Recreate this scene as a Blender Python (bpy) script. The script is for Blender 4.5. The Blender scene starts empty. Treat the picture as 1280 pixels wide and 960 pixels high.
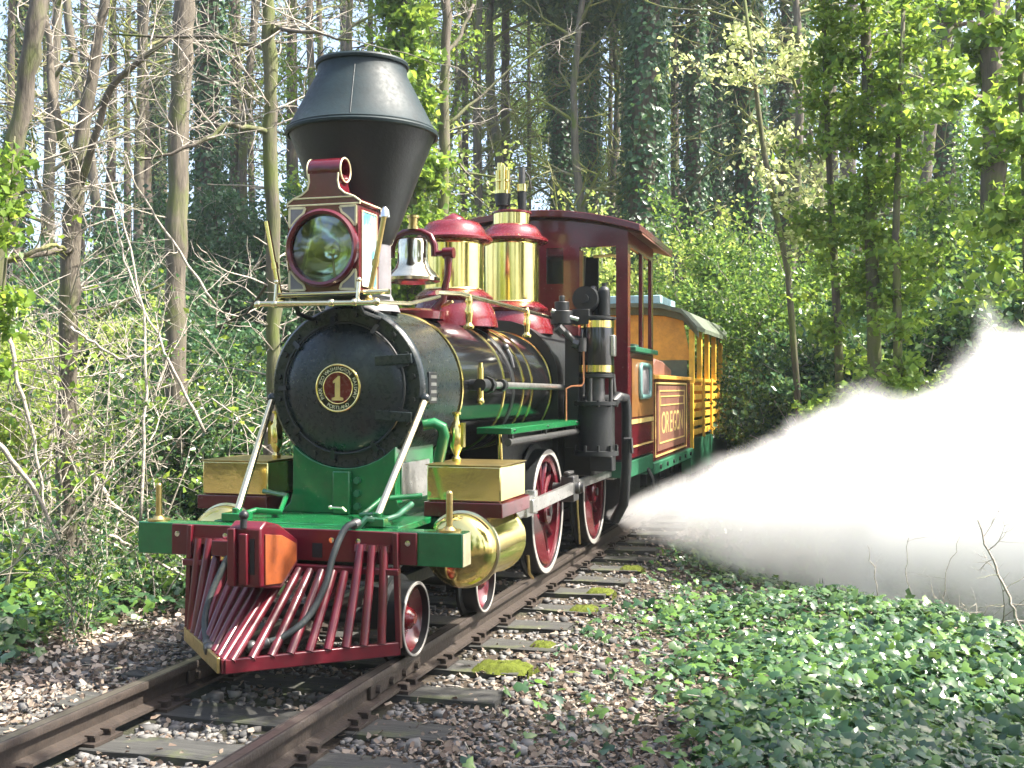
import bpy, bmesh, math, random
import numpy as np
from mathutils import Vector, Matrix

sc = bpy.context.scene
COL = sc.collection
R = math.radians
rnd = random.Random(7)
rng = np.random.default_rng(7)

# ------------------------------------------------------------------ camera, world, sun, exposure
CAM = Vector((2.23, -4.29, 1.15)); YAW = R(16.4)
cd = bpy.data.cameras.new('camera'); cam = bpy.data.objects.new('camera', cd); COL.objects.link(cam)
cd.sensor_width = 36; cd.lens = 36 * 1400 / 1280; cd.clip_end = 600; cd.clip_start = .05
cam.location = CAM; cam.rotation_euler = (R(90.2), 0, YAW)
sc.camera = cam
SUN = Vector((.56, .11, .78)).normalized()          # towards the sun: right, a little behind the engine
w = bpy.data.worlds.new("World"); sc.world = w; w.use_nodes = True
nt = w.node_tree; bg = nt.nodes['Background']
sky = nt.nodes.new('ShaderNodeTexSky'); sky.sky_type = 'NISHITA'; sky.sun_disc = False
sky.sun_elevation = math.asin(SUN.z); sky.sun_rotation = math.atan2(SUN.x, SUN.y)
sky.air_density = .8; sky.dust_density = 4.0; sky.ozone_density = .6
nt.links.new(sky.outputs[0], bg.inputs[0]); bg.inputs[1].default_value = .15
sd = bpy.data.lights.new('sun', 'SUN'); sun = bpy.data.objects.new('sun', sd); COL.objects.link(sun)
sd.energy = 5.0; sd.angle = R(.5); sd.color = (1, .935, .83)
sun.rotation_euler = SUN.to_track_quat('Z', 'Y').to_euler(); sun.location = (8, 6, 20)
sc.view_settings.view_transform = 'Standard'; sc.view_settings.look = 'None'
sc.view_settings.exposure = 1.87; sc.view_settings.gamma = 1
cy = sc.cycles
cy.max_bounces = 32; cy.diffuse_bounces = 3; cy.glossy_bounces = 4; cy.transmission_bounces = 5
cy.volume_bounces = 32; cy.transparent_max_bounces = 8; cy.caustics_reflective = False; cy.caustics_refractive = False
cy.volume_max_steps = 96

ca, sa = math.cos(YAW), math.sin(YAW)
def spot(px, D):
    """ground point D metres ahead of the camera in the direction of photo column px"""
    r = (px - 640) / 1400 * D
    return CAM.x + r * ca - D * sa, CAM.y + r * sa + D * ca
def column_of(x, y):
    r = (x - CAM.x) * ca + (y - CAM.y) * sa; d = -(x - CAM.x) * sa + (y - CAM.y) * ca
    return 640 + 1400 * r / d, d

# ------------------------------------------------------------------ materials
MATS = {}
def nodes(name):
    m = bpy.data.materials.new(name); m.use_nodes = True
    t = m.node_tree; b = t.nodes['Principled BSDF']
    return m, t, b
def ramp(t, stops, interp='LINEAR'):
    r = t.nodes.new('ShaderNodeValToRGB'); r.color_ramp.interpolation = interp
    e = r.color_ramp.elements
    while len(e) < len(stops): e.new(.5)
    for el, (p, c) in zip(e, stops): el.position = p; el.color = (*c, 1)
    return r
def noise(t, scale, detail=4, rough=.6, vec=None):
    n = t.nodes.new('ShaderNodeTexNoise'); n.inputs['Scale'].default_value = scale
    n.inputs['Detail'].default_value = detail; n.inputs['Roughness'].default_value = rough
    if vec is not None: t.links.new(vec, n.inputs['Vector'])
    return n
def objvec(t, s=(1, 1, 1)):
    tc = t.nodes.new('ShaderNodeTexCoord'); mp = t.nodes.new('ShaderNodeMapping')
    mp.inputs['Scale'].default_value = s; t.links.new(tc.outputs['Object'], mp.inputs['Vector'])
    return mp.outputs[0]
def paint(name, col, rough=.25, metal=0, coat=0, vary=.25, bump=.0, scale=9, dirt=(.10, .085, .06), dirty=.25, spec=.5):
    """paint or metal with uneven gloss, faint colour drift and dust caught in patches"""
    m, t, b = nodes(name); v = objvec(t)
    n = noise(t, scale, 6, .65, v); n2 = noise(t, scale * 5, 4, .6, v)
    c0 = [c * (1 - vary) for c in col]; c1 = [min(1, c * (1 + vary * .7)) for c in col]
    r = ramp(t, [(.3, c0), (.7, c1)]); t.links.new(n.outputs['Fac'], r.inputs[0])
    mix = t.nodes.new('ShaderNodeMix'); mix.data_type = 'RGBA'
    dr = ramp(t, [(.52, (0, 0, 0)), (.75, (1, 1, 1))]); t.links.new(n2.outputs['Fac'], dr.inputs[0])
    mul = t.nodes.new('ShaderNodeMath'); mul.operation = 'MULTIPLY'; mul.inputs[1].default_value = dirty
    t.links.new(dr.outputs[0], mul.inputs[0]); t.links.new(mul.outputs[0], mix.inputs[0])
    t.links.new(r.outputs[0], mix.inputs[6]); mix.inputs[7].default_value = (*dirt, 1)
    t.links.new(mix.outputs[2], b.inputs['Base Color'])
    mr = t.nodes.new('ShaderNodeMapRange'); mr.inputs[3].default_value = max(.02, rough * .7); mr.inputs[4].default_value = min(1, rough * 1.5)
    t.links.new(n2.outputs['Fac'], mr.inputs[0]); t.links.new(mr.outputs[0], b.inputs['Roughness'])
    b.inputs['Metallic'].default_value = metal; b.inputs['Coat Weight'].default_value = coat
    b.inputs['Coat Roughness'].default_value = .08; b.inputs['Specular IOR Level'].default_value = spec
    if bump:
        bp = t.nodes.new('ShaderNodeBump'); bp.inputs['Strength'].default_value = bump; bp.inputs['Distance'].default_value = .01
        t.links.new(n2.outputs['Fac'], bp.inputs['Height']); t.links.new(bp.outputs[0], b.inputs['Normal'])
    MATS[name] = m; return m
def leafmat(name, cols, trans=.4, rough=.35, tcol=None, spec=.5):
    m, t, b = nodes(name)
    g = t.nodes.new('ShaderNodeNewGeometry')
    r = ramp(t, [(i / (len(cols) - 1), c) for i, c in enumerate(cols)])
    t.links.new(g.outputs['Random Per Island'], r.inputs[0]); t.links.new(r.outputs[0], b.inputs['Base Color'])
    b.inputs['Roughness'].default_value = rough; b.inputs['Specular IOR Level'].default_value = spec
    out = t.nodes['Material Output']
    if trans:
        tr = t.nodes.new('ShaderNodeBsdfTranslucent'); ms = t.nodes.new('ShaderNodeMixShader'); ms.inputs[0].default_value = trans
        hs = t.nodes.new('ShaderNodeHueSaturation'); hs.inputs['Hue'].default_value = .475; hs.inputs['Saturation'].default_value = .98; hs.inputs['Value'].default_value = 1.7
        t.links.new(r.outputs[0], hs.inputs['Color']); t.links.new(hs.outputs[0], tr.inputs['Color'])
        t.links.new(b.outputs[0], ms.inputs[1]); t.links.new(tr.outputs[0], ms.inputs[2]); t.links.new(ms.outputs[0], out.inputs['Surface'])
    MATS[name] = m; return m
def barkmat(name, c0, c1, moss=.3, mosscol=(.10, .13, .025), sc_=(18, 18, 3)):
    m, t, b = nodes(name); v = objvec(t, sc_)
    n = noise(t, 1, 8, .7, v); r = ramp(t, [(.3, c0), (.7, c1)]); t.links.new(n.outputs['Fac'], r.inputs[0])
    v2 = objvec(t, (2.5, 2.5, 1.2)); n2 = noise(t, 1, 5, .6, v2)
    mr = ramp(t, [(.62 - moss * .45, (0, 0, 0)), (.72 - moss * .3, (1, 1, 1))]); t.links.new(n2.outputs['Fac'], mr.inputs[0])
    mix = t.nodes.new('ShaderNodeMix'); mix.data_type = 'RGBA'; t.links.new(mr.outputs[0], mix.inputs[0])
    t.links.new(r.outputs[0], mix.inputs[6]); mix.inputs[7].default_value = (*mosscol, 1)
    t.links.new(mix.outputs[2], b.inputs['Base Color']); b.inputs['Roughness'].default_value = .9
    bp = t.nodes.new('ShaderNodeBump'); bp.inputs['Strength'].default_value = .9; bp.inputs['Distance'].default_value = .02
    t.links.new(n.outputs['Fac'], bp.inputs['Height']); t.links.new(bp.outputs[0], b.inputs['Normal'])
    MATS[name] = m; return m
BLACK = paint('black_gloss_paint', (.008, .009, .010), .16, coat=.5, dirty=.12, dirt=(.035, .033, .028))
IRON = paint('black_iron', (.009, .011, .012), .42, dirty=.25, bump=.15, dirt=(.035, .033, .028))
GRAPH = paint('smokebox_graphite', (.013, .020, .022), .26, dirty=.2, bump=.1, vary=.35, dirt=(.075, .08, .08))
STACKM = paint('stack_paint', (.010, .022, .025), .5, dirty=.15, bump=.08, vary=.3, spec=.35, dirt=(.035, .033, .028))
JACK = paint('boiler_jacket', (.035, .036, .038), .10, metal=.75, coat=.3, dirty=.12)
MAROON = paint('maroon_paint', (.095, .006, .013), .22, coat=.5, dirty=.12)
RED = paint('red_paint', (.125, .005, .010), .24, coat=.4, dirty=.08)
PILOTRED = paint('pilot_red_paint', (.095, .005, .012), .3, coat=.25, dirty=.07)
GREEN = paint('green_paint', (.008, .13, .04), .22, coat=.5, dirty=.12)
DKGREEN = paint('tender_green_paint', (.02, .12, .06), .4, dirty=.25)
BRASS = paint('polished_brass', (.88, .72, .27), .13, metal=1, vary=.10, dirt=(.5, .38, .10), dirty=.2)
BOXBRASS = paint('dented_sheet_brass', (.93, .81, .36), .09, metal=1, vary=.08, dirt=(.7, .58, .22), dirty=.12, bump=.09, scale=1.3)
OLDBRASS = paint('dull_brass', (.60, .46, .19), .3, metal=1, vary=.2, dirt=(.2, .15, .06), dirty=.5)
PALEBRASS = paint('pale_brass', (.80, .70, .46), .2, metal=1, vary=.12, dirty=.2)
STEEL = paint('bright_steel', (.55, .55, .53), .28, metal=.9, dirty=.3)
DKSTEEL = paint('dark_steel', (.10, .10, .10), .38, metal=.7, dirty=.3)
SILVER = paint('nickel_silver', (.80, .80, .76), .12, metal=1, dirty=.1)
TYRE = paint('tyre_grey_paint', (.29, .28, .26), .45, dirty=.35)
GOLD = paint('gold_leaf', (.72, .55, .20), .35, metal=.3, dirty=.2)
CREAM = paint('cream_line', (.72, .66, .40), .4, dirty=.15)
GREYPAINT = paint('grey_enamel', (.20, .19, .20), .4, dirty=.2)
ORANGE = paint('faded_orange_paint', (.25, .058, .010), .55, dirty=.55, vary=.4, dirt=(.16, .035, .012))
YELLOW = paint('coach_yellow_paint', (.76, .45, .05), .4, dirty=.25)
OCHRE = paint('ochre_wood', (.62, .32, .05), .45, dirty=.25)
BROWN = paint('brown_varnish', (.22, .10, .03), .3, coat=.3, dirty=.25)
PINKBR = paint('faded_brown_cover', (.17, .075, .05), .5, dirty=.3)
COPPER = paint('copper', (.62, .28, .14), .3, metal=1, dirty=.3)
RUBBER = paint('hose_rubber', (.022, .031, .032), .55, dirty=.4, bump=.2, scale=20)
ROOFG = paint('roof_grey_green', (.10, .125, .085), .6, dirty=.4)
TEAL = paint('teal_enamel', (.12, .24, .23), .3, coat=.3, dirty=.2)
PALEBLUE = paint('pale_blue_cover', (.30, .48, .54), .5, dirty=.2)
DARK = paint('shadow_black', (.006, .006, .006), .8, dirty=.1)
RAILM = paint('rail_steel', (.05, .04, .034), .5, metal=.3, dirty=.55, dirt=(.085, .055, .035), bump=.3, scale=14)
def wood_mat():
    m, t, b = nodes('sleeper_timber'); v = objvec(t, (3, 40, 40)); n = noise(t, 1, 8, .7, v)
    r = ramp(t, [(.25, (.018, .018, .017)), (.6, (.055, .055, .05)), (.8, (.10, .095, .08))]); t.links.new(n.outputs['Fac'], r.inputs[0])
    n2 = noise(t, 5, 5, .6, objvec(t)); mr = ramp(t, [(.55, (0, 0, 0)), (.68, (1, 1, 1))]); t.links.new(n2.outputs['Fac'], mr.inputs[0])
    mix = t.nodes.new('ShaderNodeMix'); mix.data_type = 'RGBA'; t.links.new(mr.outputs[0], mix.inputs[0])
    t.links.new(r.outputs[0], mix.inputs[6]); mix.inputs[7].default_value = (.075, .085, .04, 1)
    t.links.new(mix.outputs[2], b.inputs['Base Color']); b.inputs['Roughness'].default_value = .85
    bp = t.nodes.new('ShaderNodeBump'); bp.inputs['Strength'].default_value = .8; bp.inputs['Distance'].default_value = .015
    t.links.new(n.outputs['Fac'], bp.inputs['Height']); t.links.new(bp.outputs[0], b.inputs['Normal']); return m
TIE = wood_mat()
def glass_mat():
    m, t, b = nodes('lamp_glass'); out = t.nodes['Material Output']
    g = t.nodes.new('ShaderNodeBsdfGlossy'); g.inputs['Roughness'].default_value = .02
    tr = t.nodes.new('ShaderNodeBsdfTransparent'); tr.inputs['Color'].default_value = (.86, .92, .88, 1)
    f = t.nodes.new('ShaderNodeFresnel'); f.inputs[0].default_value = 1.9
    ms = t.nodes.new('ShaderNodeMixShader'); t.links.new(f.outputs[0], ms.inputs[0]); t.links.new(tr.outputs[0], ms.inputs[1]); t.links.new(g.outputs[0], ms.inputs[2])
    t.links.new(ms.outputs[0], out.inputs['Surface']); return m
GLASS = glass_mat()
REFLECTOR = paint('lamp_reflector', (.80, .84, .80), .10, metal=1, dirty=.1, dirt=(.3, .3, .2))
DARKGLASS = paint('dark_window_glass', (.012, .02, .016), .06, dirty=.1, spec=.8)
def picture_mat():
    m, t, b = nodes('painted_lake_scene'); v = objvec(t, (8, 8, 5)); n = noise(t, 1, 6, .65, v)
    r = ramp(t, [(.32, (.03, .10, .14)), (.45, (.12, .38, .48)), (.55, (.45, .62, .66)), (.68, (.75, .78, .74))]); t.links.new(n.outputs['Fac'], r.inputs[0])
    t.links.new(r.outputs[0], b.inputs['Base Color']); b.inputs['Roughness'].default_value = .25; return m
PICTURE = picture_mat()
IVY = leafmat('ivy_leaf', [(.022, .062, .032), (.036, .095, .038), (.06, .13, .052), (.12, .23, .04), (.05, .10, .05)], .3, .22, spec=.65)
THINNEEDLE = leafmat('sunlit_needles', [(.06, .11, .04), (.10, .16, .05), (.16, .22, .07), (.22, .28, .10)], .5, .5)  # paler copy of the conifer needles, sunlight put into the colour
DRYLEAF = leafmat('sunlit_dry_leaves', [(.42, .33, .25), (.58, .49, .40), (.34, .24, .17), (.66, .60, .52)], .15, .7)  # pale copy of the litter; the verge's sunlight is in its colour
PALELEAF = leafmat('budding_leaf', [(.30, .36, .14), (.42, .46, .22), (.22, .32, .08)], .45, .4)
SUNLEAF = leafmat('sunlit_bush_leaf', [(.18, .28, .045), (.28, .38, .08), (.38, .46, .15), (.22, .33, .05)], .5, .4)  # lighter than the other leaves; sun glow put into the colour
FRESH = leafmat('fresh_leaf', [(.07, .15, .02), (.12, .23, .025), (.21, .32, .04), (.09, .19, .03)], .5, .4)
BUSHL = leafmat('bush_leaf', [(.04, .10, .025), (.07, .165, .03), (.12, .23, .035), (.19, .31, .05)], .5, .35)
CONIF = leafmat('conifer_needles', [(.035, .085, .035), (.055, .11, .04), (.08, .14, .045), (.13, .19, .06)], .5, .55)
DARKIVY = leafmat('trunk_ivy_leaf', [(.022, .075, .032), (.04, .11, .04), (.075, .15, .05)], .32, .38)
LITTER = leafmat('dead_leaves', [(.075, .052, .038), (.15, .115, .085), (.27, .215, .165), (.10, .065, .046), (.38, .315, .25), (.18, .145, .11)], .12, .75)
STONE = leafmat('ballast_stone', [(.055, .055, .055), (.11, .108, .105), (.20, .195, .185), (.085, .08, .075)], 0, .85)
MOSS = paint('moss', (.10, .125, .018), .95, vary=.55, dirty=.45, bump=.8, scale=40, spec=.1)
BARK = barkmat('grey_bark', (.05, .042, .032), (.19, .165, .125), .25)
MOSSBARK = barkmat('mossy_bark', (.045, .038, .028), (.17, .145, .115), .38)
FARBARK = barkmat('far_bark', (.05, .04, .03), (.15, .12, .095), .15)
TWIG = barkmat('pale_twig', (.26, .22, .18), (.58, .53, .45), .15, sc_=(30, 30, 30))
MOSSTWIG = barkmat('mossy_twig', (.12, .10, .07), (.30, .27, .2), .6, (.18, .2, .04), sc_=(20, 20, 20))
def soil_mat():
    m, t, b = nodes('forest_soil'); v = objvec(t); n = noise(t, 18, 8, .75, v); n2 = noise(t, 1.3, 3, .5, v)
    r = ramp(t, [(.3, (.02, .015, .01)), (.5, (.06, .045, .03)), (.68, (.14, .105, .07))]); t.links.new(n.outputs['Fac'], r.inputs[0])
    g = ramp(t, [(.48, (0, 0, 0)), (.62, (1, 1, 1))]); t.links.new(n2.outputs['Fac'], g.inputs[0])
    mix = t.nodes.new('ShaderNodeMix'); mix.data_type = 'RGBA'; t.links.new(g.outputs[0], mix.inputs[0])
    t.links.new(r.outputs[0], mix.inputs[6]); mix.inputs[7].default_value = (.035, .045, .02, 1)
    t.links.new(mix.outputs[2], b.inputs['Base Color']); b.inputs['Roughness'].default_value = .95
    bp = t.nodes.new('ShaderNodeBump'); bp.inputs['Strength'].default_value = 1; bp.inputs['Distance'].default_value = .04
    t.links.new(n.outputs['Fac'], bp.inputs['Height']); t.links.new(bp.outputs[0], b.inputs['Normal']); return m
SOIL = soil_mat()

# ------------------------------------------------------------------ object helpers
OFF = {}
def tag(o, label, cat, group=None, kind=None):
    if label: o['label'] = label
    if cat: o['category'] = cat
    if group: o['group'] = group
    if kind: o['kind'] = kind
    return o
def thing(name, loc, label, cat, group=None):
    o = bpy.data.objects.new(name, None); COL.objects.link(o); o.location = loc
    o.empty_display_size = .2; OFF[o.name] = Vector(loc); return tag(o, label, cat, group)
def dup(root, loc=None, rotz=None, scale=None):
    r = root.copy(); COL.objects.link(r)
    if loc is not None: r.location = loc
    if rotz is not None: r.rotation_euler = (0, 0, rotz)
    if scale is not None: r.scale = (scale,) * 3
    for ch in list(root.children):
        c = ch.copy(); COL.objects.link(c); c.parent = r
        for g in list(ch.children):
            d = g.copy(); COL.objects.link(d); d.parent = c
    return r
class MB:
    def __init__(s): s.v = []; s.f = []; s.g = []
    def add(s, v, f):
        k = len(s.v); s.g.append((k, len(s.f))); s.v += [tuple(p) for p in v]; s.f += [tuple(i + k for i in q) for q in f]; return s
    def box(s, x0, x1, y0, y1, z0, z1):
        return s.add([(x, y, z) for x in (x0, x1) for y in (y0, y1) for z in (z0, z1)],
                     [(0, 1, 3, 2), (4, 6, 7, 5), (0, 4, 5, 1), (2, 3, 7, 6), (0, 2, 6, 4), (1, 5, 7, 3)])
    def bar(s, p, q, w_, h_, up=(0, 0, 1)):
        p, q, up = Vector(p), Vector(q), Vector(up); d = (q - p).normalized(); a = d.cross(up)
        if a.length < 1e-4: a = d.cross(Vector((1, 0, 0)))
        a.normalize(); b = a.cross(d).normalized(); a *= w_ / 2; b *= h_ / 2
        return s.add([c + i * a + j * b for c in (p, q) for i, j in ((-1, -1), (1, -1), (1, 1), (-1, 1))],
                     [(0, 1, 2, 3), (4, 7, 6, 5), (0, 4, 5, 1), (1, 5, 6, 2), (2, 6, 7, 3), (3, 7, 4, 0)])
    def tube(s, path, r, n=10, caps=True):
        P = [Vector(p) for p in path]; k = len(P); rr = r if isinstance(r, (list, tuple)) else [r] * k
        V = []; F = []; a = None
        for i in range(k):
            d = (P[min(i + 1, k - 1)] - P[max(i - 1, 0)])
            if d.length < 1e-7: d = Vector((0, 0, 1))
            d.normalize()
            if a is None: a = d.orthogonal().normalized()
            else:
                a = a - d * a.dot(d)
                if a.length < 1e-5: a = d.orthogonal()
                a.normalize()
            b = d.cross(a)
            for j in range(n):
                th = 2 * math.pi * j / n; V.append(P[i] + (a * math.cos(th) + b * math.sin(th)) * rr[i])
        for i in range(k - 1):
            for j in range(n): F.append((i * n + j, i * n + (j + 1) % n, (i + 1) * n + (j + 1) % n, (i + 1) * n + j))
        if caps: F += [tuple(range(n))[::-1], tuple((k - 1) * n + j for j in range(n))]
        return s.add(V, F)
    def lathe(s, prof, o=(0, 0, 0), axis='z', n=32, a0=0, a1=2 * math.pi, close=False):
        o = Vector(o); A = {'x': (1, 0, 0), 'y': (0, 1, 0), 'z': (0, 0, 1)}[axis] if isinstance(axis, str) else axis
        A = Vector(A).normalized(); U = {'x': Vector((0, 1, 0)), 'y': Vector((1, 0, 0)), 'z': Vector((1, 0, 0))}[axis] if isinstance(axis, str) else A.orthogonal().normalized()
        W = A.cross(U); full = abs(a1 - a0 - 2 * math.pi) < 1e-6; m = n if full else n + 1; V = []; F = []
        for r, t in prof:
            for j in range(m):
                th = a0 + (a1 - a0) * j / n; V.append(o + A * t + (U * math.cos(th) + W * math.sin(th)) * r)
        k = len(prof)
        for i in range(k - 1 + (1 if close else 0)):
            i2 = (i + 1) % k
            for j in range(n): F.append((i * m + j, i * m + (j + 1) % m, i2 * m + (j + 1) % m, i2 * m + j))
        return s.add(V, F)
    def cyl(s, o, axis, r, L, n=24, r2=None):
        r2 = r if r2 is None else r2
        return s.lathe([(0, 0), (r, 0), (r2, L), (0, L)], o, axis, n)
    def ring(s, o, axis, Rr, r, n=40, k=10):
        return s.lathe([(Rr + r * math.cos(2 * math.pi * i / k), r * math.sin(2 * math.pi * i / k)) for i in range(k)], o, axis, n, close=True)
    def prism(s, poly, axis, a, b):
        n = len(poly)
        def P(p, t): return {'x': (t, p[0], p[1]), 'y': (p[0], t, p[1]), 'z': (p[0], p[1], t)}[axis]
        return s.add([P(p, a) for p in poly] + [P(p, b) for p in poly],
                     [tuple(range(n)), tuple(range(2 * n - 1, n - 1, -1))] + [(i, (i + 1) % n, n + (i + 1) % n, n + i) for i in range(n)])
    def ball(s, c, r, n=12, sz=(1, 1, 1)):
        k = max(6, n // 2 + 1)
        q = MB().lathe([(r * math.sin(math.pi * i / k), -r * math.cos(math.pi * i / k)) for i in range(k + 1)], (0, 0, 0), 'z', n)
        return s.add([(c[0] + p[0] * sz[0], c[1] + p[1] * sz[1], c[2] + p[2] * sz[2]) for p in q.v], q.f)
    def mesh(s, name, m, off=(0, 0, 0), sharp=38):
        me = bpy.data.meshes.new(name); off = Vector(off)
        me.from_pydata([Vector(p) - off for p in s.v], [], s.f)
        bm = bmesh.new(); bm.from_mesh(me); bmesh.ops.remove_doubles(bm, verts=bm.verts, dist=1e-5)
        bmesh.ops.recalc_face_normals(bm, faces=bm.faces); bm.to_mesh(me); bm.free()
        me.shade_smooth(); me.set_sharp_from_angle(angle=R(sharp)); me.materials.append(m); return me
    def build_each(s, name, m, parent, bevel=0, kind=None):
        """one object for every primitive added"""
        out = []; ends = s.g[1:] + [(len(s.v), len(s.f))]
        for (v0, f0), (v1, f1) in zip(s.g, ends):
            b = MB(); b.v = s.v[v0:v1]; b.f = [tuple(i - v0 for i in q) for q in s.f[f0:f1]]; out.append(b.build(name, m, parent, bevel, kind=kind))
        return out
    def build(s, name, m, parent=None, bevel=0, label=None, kind=None, off=None, sharp=38, loc=None):
        o_ = OFF.get(parent.name, Vector()) if parent and off is None else Vector(off or (0, 0, 0))
        o = bpy.data.objects.new(name, s.mesh(name, m, o_, sharp)); COL.objects.link(o)
        if parent: o.parent = parent
        OFF[o.name] = Vector(o_)
        if loc: o.location = loc
        if bevel:
            md = o.modifiers.new('bevel', 'BEVEL'); md.width = bevel; md.segments = 2; md.limit_method = 'ANGLE'; md.angle_limit = R(40)
        if label: o['label'] = label
        if kind: o['kind'] = kind
        return o
def place(mesh, name, parent, loc=(0, 0, 0), rot=None):
    o = bpy.data.objects.new(name, mesh); COL.objects.link(o); o.parent = parent; o.location = loc
    if rot: o.rotation_euler = rot
    return o
GLY = {}
def glyph(ch):
    if ch not in GLY:
        c = bpy.data.curves.new('glyph', 'FONT'); c.body = ch; c.size = 1; c.extrude = .04; c.align_x = 'CENTER'; c.resolution_u = 3
        o = bpy.data.objects.new('glyph', c); COL.objects.link(o); bpy.context.view_layer.update()
        me = bpy.data.meshes.new_from_object(o.evaluated_get(bpy.context.evaluated_depsgraph_get()))
        GLY[ch] = ([tuple(v.co) for v in me.vertices], [tuple(p.vertices) for p in me.polygons])
        bpy.data.objects.remove(o); bpy.data.curves.remove(c); bpy.data.meshes.remove(me)
    return GLY[ch]
def fastmesh(name, V, F, m, smooth=False):
    """numpy arrays -> mesh; F is (n, k) with one k for all faces"""
    me = bpy.data.meshes.new(name); n, k = F.shape
    me.vertices.add(len(V)); me.vertices.foreach_set('co', np.ascontiguousarray(V, np.float32).ravel())
    me.loops.add(n * k); me.loops.foreach_set('vertex_index', np.ascontiguousarray(F, np.int32).ravel())
    me.polygons.add(n); me.polygons.foreach_set('loop_start', np.arange(0, n * k, k, dtype=np.int32))
    me.update(calc_edges=True); me.validate()
    if smooth: me.shade_smooth()
    if m: me.materials.append(m)
    return me
LEAF = (np.array([(0, 0, 0), (.5, .36, .10), (1, 0, -.06), (.5, -.36, .10)]), np.array([(0, 1, 2), (0, 2, 3)]))
SLIM = (np.array([(0, 0, 0), (.45, .17, .05), (1, 0, -.08), (.45, -.17, .05)]), np.array([(0, 1, 2), (0, 2, 3)]))
CURL = (np.array([(0, -.3, .05), (.5, -.38, .0), (1, -.1, .22), (.95, .25, .1), (.45, .36, .16), (0, .2, 0)]), np.array([(0, 1, 4), (0, 4, 5), (1, 2, 3), (1, 3, 4)]))
_iv = [(0, 0, 0), (-.08, .34, -.03), (.22, .52, -.07), (.36, .27, .0), (.66, .34, -.05), (1.0, 0, -.10), (.66, -.34, -.05), (.36, -.27, .0), (.22, -.52, -.07), (-.08, -.34, -.03), (.32, 0, .06)]
IVYL = (np.array(_iv), np.array([(i, i + 1, 10) for i in range(9)] + [(9, 0, 10)]))
def scatter(name, P, N, S, m, tmpl=LEAF, tilt=.6, g=rng):
    n = len(P); T, F = tmpl
    Z = N + g.normal(0, tilt, (n, 3)); Z /= np.linalg.norm(Z, axis=1, keepdims=True) + 1e-9
    A = g.normal(0, 1, (n, 3)); X = A - Z * (A * Z).sum(1, keepdims=True); X /= np.linalg.norm(X, axis=1, keepdims=True) + 1e-9
    Y = np.cross(Z, X); S = np.asarray(S).reshape(n, 1, 1)
    T2 = T[None] * (1 + g.normal(0, .12, (n, len(T), 1)))
    V = P[:, None, :] + S * (T2[:, :, 0:1] * X[:, None] + T2[:, :, 1:2] * Y[:, None] + T2[:, :, 2:3] * Z[:, None])
    FF = (F[None] + (np.arange(n) * len(T))[:, None, None]).reshape(-1, F.shape[1])
    return fastmesh(name, V.reshape(-1, 3), FF, m)
def link(name, me, parent=None, loc=(0, 0, 0)):
    o = bpy.data.objects.new(name, me); COL.objects.link(o); o.location = loc
    if parent: o.parent = parent
    return o

# ------------------------------------------------------------------ terrain
def sm(a, b, x):
    t = np.clip((x - a) / (b - a), 0, 1); return t * t * (3 - 2 * t)
def track_x(y): return np.where(np.asarray(y) > 6, -(np.maximum(np.asarray(y) - 6, 0)) ** 2 / 90, 0)
def height(x, y):
    x = np.asarray(x, float); y = np.asarray(y, float); t = x - track_x(y)
    D = -(x - CAM.x) * sa + (y - CAM.y) * ca; Rr = (x - CAM.x) * ca + (y - CAM.y) * sa
    z = -.157 + 0 * x
    z = z - .06 * sm(.85, 1.4, np.abs(t))
    z = z + .05 * sm(1.2, 2.2, t) * sm(6, 3, y)
    s = (x - 2.05) * .82 + (y - 2.85) * .574
    z = z - .55 * sm(0, 1.1, s) * sm(1.0, 1.7, t) * sm(11, 6.5, D)
    z = z + .12 * sm(-1.6, -3.2, t)
    away = sm(2.0, 4.5, np.abs(t))
    rr = np.where(t > 0, .52 * np.maximum(D - 10.5, 0), .36 * np.maximum(D - 15.5, 0)) * away
    rr = 9.5 * (1 - np.exp(-rr / 9.5))
    z = z + rr
    z = z + (.05 * np.sin(x * 1.7 + y * .6) + .04 * np.sin(y * 2.3 - x) + .25 * np.sin(x * .31 + 1) * np.sin(y * .27)) * sm(1.4, 4, np.abs(t))
    back = sm(-6, -9, y); z = z + back * .15 * np.maximum(-y - 6, 0) * .5
    return z
def normal(x, y):
    e = .05; gx = (height(x + e, y) - height(x - e, y)) / (2 * e); gy = (height(x, y + e) - height(x, y - e)) / (2 * e)
    N = np.stack([-gx, -gy, np.ones_like(gx)], -1); return N / np.linalg.norm(N, axis=-1, keepdims=True)
def ground():
    n = 240; u = np.linspace(-1, 1, n); k = 4.6; sp = np.sinh(u * k) / math.sinh(k) * 260
    X, Y = np.meshgrid(sp + .3, sp + 2, indexing='ij'); Z = height(X, Y)
    V = np.stack([X, Y, Z], -1).reshape(-1, 3); i = np.arange(n - 1)
    a = (i[:, None] * n + i[None]).ravel(); F = np.stack([a, a + n, a + n + 1, a + 1], -1)
    o = link('ground', fastmesh('ground', V, F, SOIL, True)); tag(o, 'brown forest floor under the track and on the rising banks', 'ground', kind='structure')
ground()

# ================================================================== the locomotive
L = thing('steam_locomotive', (0, 2.0, 0), 'green and maroon steam engine with brass trim and a wide black smokestack', 'locomotive')
RB = .378                                                            # boiler jacket radius
BZ = 1.15                                                            # boiler axis height
def arc(cx, cz, r, a, b, n):
    return [(cx + r * math.cos(R(a + (b - a) * i / n)), cz + r * math.sin(R(a + (b - a) * i / n))) for i in range(n + 1)]

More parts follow.
